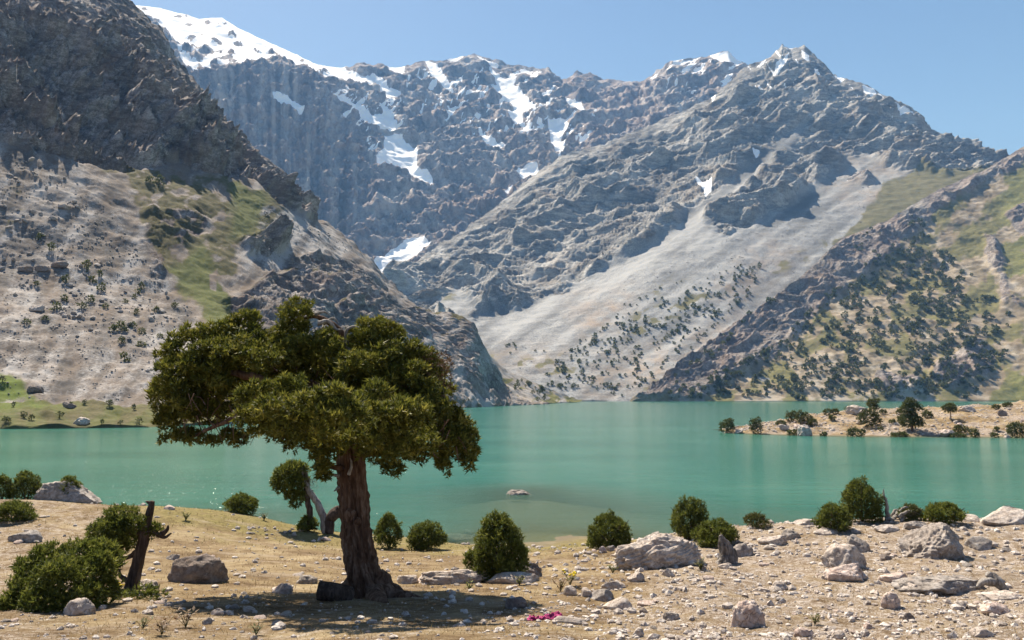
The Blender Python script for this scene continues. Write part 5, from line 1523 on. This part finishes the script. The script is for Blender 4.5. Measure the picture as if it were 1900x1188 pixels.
point_rock(1795, 760, 34, 12, 'whitish flat rock on the crest of the point', 'pale', 903)
point_rock(1858, 768, 18, 12, 'dark boulder on the right rise of the point', 'dark', 904)
point_rock(1372, 800, 16, 8, 'pale stone between the first two bushes of the point', 'pale', 905)
point_rock(1455, 795, 20, 10, 'pale stone behind the low olive bush of the point', 'pale', 906)
point_rock(1755, 806, 26, 14, 'pale boulder pile right of the tallest juniper', 'pink', 907)
point_rock(1868, 814, 16, 12, 'pale round stone at the water edge near the large dark bush', 'pale', 908)
PTP, PTX, PTY, _ = LAYERS['point']
cand = np.nonzero((PTX > 1420) & (PTX < 1905) & (PTP[:, 2] > .5) & (PTP[:, 1] < 245))[0]
for i in rng.choice(cand, 52, replace=False):
    p = PTP[i]; w = np.clip(rng.lognormal(math.log(.42), .45), .22, 1.2)
    x_, y_ = PTX[i], PTY[i]; kd = KINDS3[rng.integers(6)]
    q = [(1692,790,'tallest point juniper'),(1612,780,'big spreading point bush'),(1493,800,'square pale block'),(1404,795,'second point bush'),(1588,760,'pale rocky hump'),(1764,770,'parasol-shaped juniper'),(1890,800,'large dark edge bush'),(1795,757,'whitish crest rock'),(1785,798,'flat dark bush'),(1540,790,'bare flat of the point')]
    dd = [math.hypot(x_ - a_, (y_ - b_) * 2) for a_, b_, _ in q]; k_ = int(np.argmin(dd)); ddx, ddy = x_ - q[k_][0], (y_ - q[k_][1]) * 2
    lb = f"{'large' if w > .5 else 'small'} {dict(pale='whitish', pink='pinkish', grey='grey')[kd]} stone {('right of' if ddx > 0 else 'left of') if abs(ddx) > abs(ddy) else ('in front of' if ddy > 0 else 'behind')} the {q[k_][2]}"
    put('stone', var_mesh(rng.integers(14), kd), p + np.array([0, 0, w * .1]), w, rng.uniform(0, 6.28), lb, 'stone', 'stones of the stony point', .2)

# ------------------------------------------------------------------ junipers and boulders of the far slopes
FARV = []
for i in range(8):
    g = np.random.default_rng(40 + i); slim = g.uniform(.55, 1.0)
    m = Mesh(); tube(m, [(0, 0, -.15), (0, 0, .3), (.02, 0, .8)], [.05, .04, .01], n=5, per=2, cap=False)
    cl = [(np.array([0, 0, .45]), np.array([.30 * slim, .30 * slim, .34]))]
    for j in range(5):
        a = g.uniform(0, 6.28); t = g.uniform(.15, .75); cl.append((np.array([math.cos(a) * .26 * slim * (1.1 - t), math.sin(a) * .26 * slim * (1.1 - t), t]), np.array([.17, .17, .15]) * g.uniform(.7, 1.1)))
    sprays(m, cl, 42, .17, 40 + i, k=2, width=.6, up=.35, jitter=.4)
    me = m.data('hillside_juniper', smooth=False); me.materials.append(M_LEAF3); FARV.append(me)
def spread(layer, polys, n, wf=None, seed=0):
    P, X, Y, N = LAYERS[layer]
    g = np.random.default_rng(seed)
    x0 = min(q[0] for p in polys for q in p); x1 = max(q[0] for p in polys for q in p); y0 = min(q[1] for p in polys for q in p); y1 = max(q[1] for p in polys for q in p)
    out = []
    while len(out) < n:
        x = g.uniform(x0, x1, 600); y = g.uniform(y0, y1, 600)
        ok = np.zeros(600, bool)
        for p in polys: ok |= sdf(x, y, p) > 0
        cl = fbm(np.stack([x / 34, y / 26, x * 0 + seed], -1), 3)
        ok &= g.random(600) < np.clip(.35 + 1.5 * cl, .03, 1)
        for a, b in zip(x[ok], y[ok]): out.append((a, b))
    return out[:n]
HILL = [[(1250,725),(1330,690),(1440,640),(1540,540),(1640,470),(1700,440),(1760,470),(1800,560),(1850,620),(1860,680),(1800,740),(1230,742)]]
APRON = [[(1000,715),(1060,640),(1150,590),(1180,640),(1060,720)], [(1045,700),(1150,600),(1240,560),(1340,500),(1420,480),(1400,540),(1290,640),(1220,690),(1160,738),(1060,715)], [(1010,690),(1080,680),(1100,720),(1040,722)]]
trees = []
FAR_LAND = dict(hill=[(1380,690,'lower end of the dark rock rib'),(1500,560,'middle of the dark rock rib'),(1640,450,'upper end of the dark rock rib'),(1785,675,'big dark outcrop'),(1670,715,'cleft grey outcrop'),(1550,740,'far shoreline below the wooded hill'),
        (1300,735,'left end of the wooded shoreline'),(1820,560,'green meadow slope'),(1600,620,'bare middle of the wooded hill'),(1480,660,'brown gully of the wooded hill'),(1700,560,'open upper wooded slope')],
    peak=[(1060,720,'head of the lake'),(1330,530,'top of the pale scree trees'),(1250,600,'pale gully in the scree'),(1160,680,'green patch on the lower scree'),(1200,560,'grey fan above the scree trees'),(1100,640,'bare scree above the lake head')],
    spur=[(920,700,'dark cliff foot'),(1030,738,'green lake-head meadow'),(970,720,'middle of the low spur')],
    cliff=[(115,480,'largest dark scree block'),(50,495,'long dark scree block'),(72,565,'rounded pale scree boulder'),(375,612,'pale rim block'),(60,330,'cliff foot'),(230,540,'shrub patch on the scree'),(200,430,'upper scree rim'),(300,560,'green gully beside the scree'),(150,640,'bare lower scree'),(30,400,'grassy streak at far left'),(128,748,'shore shrubs')])
def far_label(layer, x, y, what):
    q = FAR_LAND[layer]
    d = [math.hypot(x - a, (y - b) * 1.3) for a, b, _ in q]; i = int(np.argmin(d)); a, b, nm = q[i]
    dx, dy = x - a, (y - b) * 1.3
    rel = ('right of' if dx > 0 else 'left of') if abs(dx) > abs(dy) else ('below' if dy > 0 else 'above')
    return f"{what} {'close ' if d[i] < 35 else 'far ' if d[i] > 80 else ''}{rel} the {nm}"
def far_tree(layer, x, y, hpx, lab, grp, me=None):
    p, n = pick(layer, x, y); s = p[1] / FPX; H = hpx * s
    put('hillside_juniper', FARV[rng.integers(8)], p - np.array([0, 0, H * (.24 if layer == 'cliff' else .1)]), (H * rng.uniform(.8, 1.25), H * 1.1, H * rng.uniform(.75, 1.2)), rng.uniform(0, 6.28), far_label(layer, x, y, ('tall ' if hpx > 12.5 else 'small ' if hpx < 8.5 else 'mid-sized ') + lab), 'tree', grp)
L_H = ('dark hillside juniper', 'junipers of the wooded hillside')
L_A = ('dark scree juniper', 'junipers of the pale scree slope')
for x, y in spread('hill', HILL, 190, seed=1): far_tree('hill', x, y, np.clip(rng.lognormal(2.12, .34), 5, 16), *L_H)
for x, y in spread('peak', APRON, 84, seed=2): far_tree('peak', x, y, np.clip(rng.lognormal(2.0, .35), 4, 13), *L_A)
for x, y in spread('spur', [[(905,690),(960,700),(1040,735),(1000,742),(930,730)]], 22, seed=3): far_tree('spur', x, y, rng.uniform(6, 14), 'dark juniper on the grey spur', 'junipers of the low spur')
m = Mesh()
def far_mass(layer, polys, n, seed, h0, h1):
    for x, y in spread(layer, polys, n, seed=seed):
        p, nn = pick(layer, x, y); H = rng.uniform(h0, h1) * p[1] / FPX
        g = np.random.default_rng(int(x * 7 + y)); q = Mesh()
        sprays(q, [(p + [0, 0, H * .4], np.array([H * .38, H * .38, H * .42]))], 26 / H ** 2, H * .34, int(x), k=2, width=.8, jitter=.4)
        m.add(np.concatenate(q.V), np.concatenate(q.F), np.concatenate(q.T))
far_mass('hill', HILL, 1000, 11, 4, 9)
far_mass('hill', [[(1250,690),(1330,630),(1420,562),(1500,505),(1480,530),(1400,600),(1320,665),(1250,720)], [(1560,440),(1700,400),(1860,560),(1900,640),(1800,700)]], 150, 12, 4, 10)
far_mass('peak', APRON, 330, 13, 2.5, 6)
far_mass('peak', [[(900,640),(1060,620),(1200,540),(1300,500),(1300,560),(1100,700)]], 60, 14, 2.5, 5)
o = m.build('distant_juniper_woods', M_LEAF3, None, smooth=False); tag(o, 'many small junipers and scrub filling in the far slopes', None, None, 'stuff')

SHR = [(74,435),(95,456),(123,516),(71,520),(121,548),(150,560),(168,552),(189,530),(195,563),(232,552),(248,543),(257,535),(254,575),(246,599),(224,626),(212,605),(227,604),(261,609),(263,632),(293,570),(296,616),(50,590),(104,565),(84,585),
       (298,654),(232,661),(264,525),(185,504),(162,489),(330,622),(325,560),(280,328),(170,515),(298,330)]
for x, y in SHR: far_tree('cliff', x, y + 8, rng.uniform(14, 26), 'dark juniper shrub', 'shrubs of the left scree')
for x, y in [(27,752),(133,754),(157,749),(202,750),(247,757),(281,754),(44,772),(60,777),(111,774),(259,784),(3,706),(12,786),(190,785),(225,786)]:
    p, n = pick('cliff', x, y); s = p[1] / FPX; H = rng.uniform(9, 16) * s
    put('shore_shrub', FARV[rng.integers(8)], p, (H * 1.5, H * 1.3, H), rng.uniform(0, 6.28), {27: 'dark shrub at the left end of the green shore slope', 133: 'dark shrub leaning on the grey boulder of the left shore', 157: 'dark shrub just right of the grey shore boulder', 202: 'wide dark shrub at the scree foot on the left shore', 247: 'round dark shrub near the big tree crown on the left shore', 281: 'dark shrub touching the big tree crown on the left shore', 44: 'upper shrub of the pair on the grassy left shore', 60: 'lower shrub of the pair on the grassy left shore', 111: 'lone shrub left of the whitest shore boulder', 259: 'shrub at the water edge beside the big tree crown', 3: 'dark shrub high on the green slope at the photo edge', 12: 'shrub at the water edge in the far left corner of the lake', 190: 'shrub at the water edge just right of the whitest boulder', 225: 'small water edge shrub between the whitest boulder and the crown'}[x], 'bush', 'shrubs of the left shore')
# scree blocks
SCREE = [[(0,300),(60,290),(150,340),(240,440),(300,520),(400,620),(300,720),(240,640),(100,620),(0,520)]]
for x, y in spread('cliff', SCREE, 230, seed=21):
    p, n = pick('cliff', x, y); wp = np.clip(rng.lognormal(math.log(6.5), .45), 4, 24); w = wp * p[1] / FPX / 2; kd = ['grey', 'grey', 'grey', 'pale'][rng.integers(4)]
    put('scree_block', var_mesh(rng.integers(14), kd), p + n * w * .2, (w, w, w * 1.1), rng.uniform(0, 6.28), far_label('cliff', x, y, ('large ' if wp > 9 else 'small ' if wp < 5.5 else '') + kd + ' rock'), 'boulder', 'blocks of the left scree', .4)
for x, y, w, lab in ((115,495,34,'largest dark square block on the left scree'),(50,500,30,'long dark block left of the largest scree block'),(78,503,26,'dark block between the long and the largest scree block'),(72,575,28,'rounded pale boulder low on the left scree'),(375,620,22,'pale block at the lower right rim of the left scree'),(66,726,30,'dark flat boulder where scree meets the green shore'),(128,752,24,'grey boulder beside the shore shrubs'),(151,784,32,'whitest boulder on the grassy left shore')):
    p, n = pick('cliff', x, y); s = p[1] / FPX
    V, F = rock_geo(int(x) + 950, (w * s / 2, w * s / 2.4, w * s / 3), 4, 8, .12)
    o = link('scree_boulder', mesh_np('scree_boulder', V, F, False), M_STONE if 'pale' in lab or 'white' in lab else M_DARK); o.location = p + np.array([0, 0, w * s * .08]); tag(o, lab, 'boulder')
def scree_stuff():
    m = Mesh(); base = [rock_geo(870 + i, (1, .8, .6), 1, 7, .05, fine=2) for i in range(6)]
    P, X, Y, N = LAYERS['cliff']
    poly = [[(-40,280),(60,280),(150,330),(240,440),(300,520),(420,640),(420,742),(-40,740)], [(780,660),(850,700),(890,742),(800,755)], [(470,380),(560,400),(690,480),(560,460),(500,500)]]
    for q, n in zip(poly, (2300, 120, 250)):
        for x, y in spread('cliff', [q], n, seed=33 + n):
            p, nn = pick('cliff', x, y, 3); r = rng.uniform(1.2, 3.4) * p[1] / FPX / 2 * (1 + (rng.random() < .1))
            V, F = base[rng.integers(6)]; a = rng.uniform(0, 6.28); c, s = math.cos(a), math.sin(a); W = V * r
            m.add(np.stack([W[:, 0] * c - W[:, 1] * s, W[:, 0] * s + W[:, 1] * c, W[:, 2]], -1) + p + nn * r * .2, F)
    P, X, Y, N = LAYERS['peak']
    for x, y in spread('peak', [[(900,650),(1060,560),(1260,470),(1480,400),(1640,330),(1600,430),(1400,560),(1180,740),(1020,740)]], 1500, seed=91):
        p, nn = pick('peak', x, y, 3); r = rng.uniform(.8, 2.0) * p[1] / FPX / 2 * (1 + .8 * (rng.random() < .08))
        V, F = base[rng.integers(6)]; m.add(V * r + p + nn * r * .2, F)
    o = m.build('scree_rubble', M_GREY, None, smooth=False); tag(o, 'small grey rubble of the left scree', None, None, 'stuff')
scree_stuff()
# ------------------------------------------------------------------ haze
def haze_box():
    x0, x1, y0, y1, z0, z1 = -9000, 9000, -200, 10500, -8.0, 3700
    V = [(x0,y0,z0),(x1,y0,z0),(x1,y1,z0),(x0,y1,z0),(x0,y0,z1),(x1,y0,z1),(x1,y1,z1),(x0,y1,z1)]
    F = [(0,3,2,1),(4,5,6,7),(0,1,5,4),(1,2,6,5),(2,3,7,6),(3,0,4,7)]
    m = bpy.data.materials.new('thin_haze'); m.use_nodes = True
    t = m.node_tree; t.nodes.clear()
    o = t.nodes.new('ShaderNodeOutputMaterial'); pv = t.nodes.new('ShaderNodeVolumePrincipled')
    pv.inputs['Color'].default_value = (.22, .50, 1.0, 1)
    pv.inputs['Density'].default_value = HAZE
    pv.inputs['Absorption Color'].default_value = (1, 1, 1, 1)
    pv.inputs['Anisotropy'].default_value = 0.0
    t.links.new(pv.outputs[0], o.inputs['Volume'])
    ob = link('haze', mesh_np('haze', V, F, False), m)
    tag(ob, kind='stuff')
HAZE = 0.54e-4
haze_box()
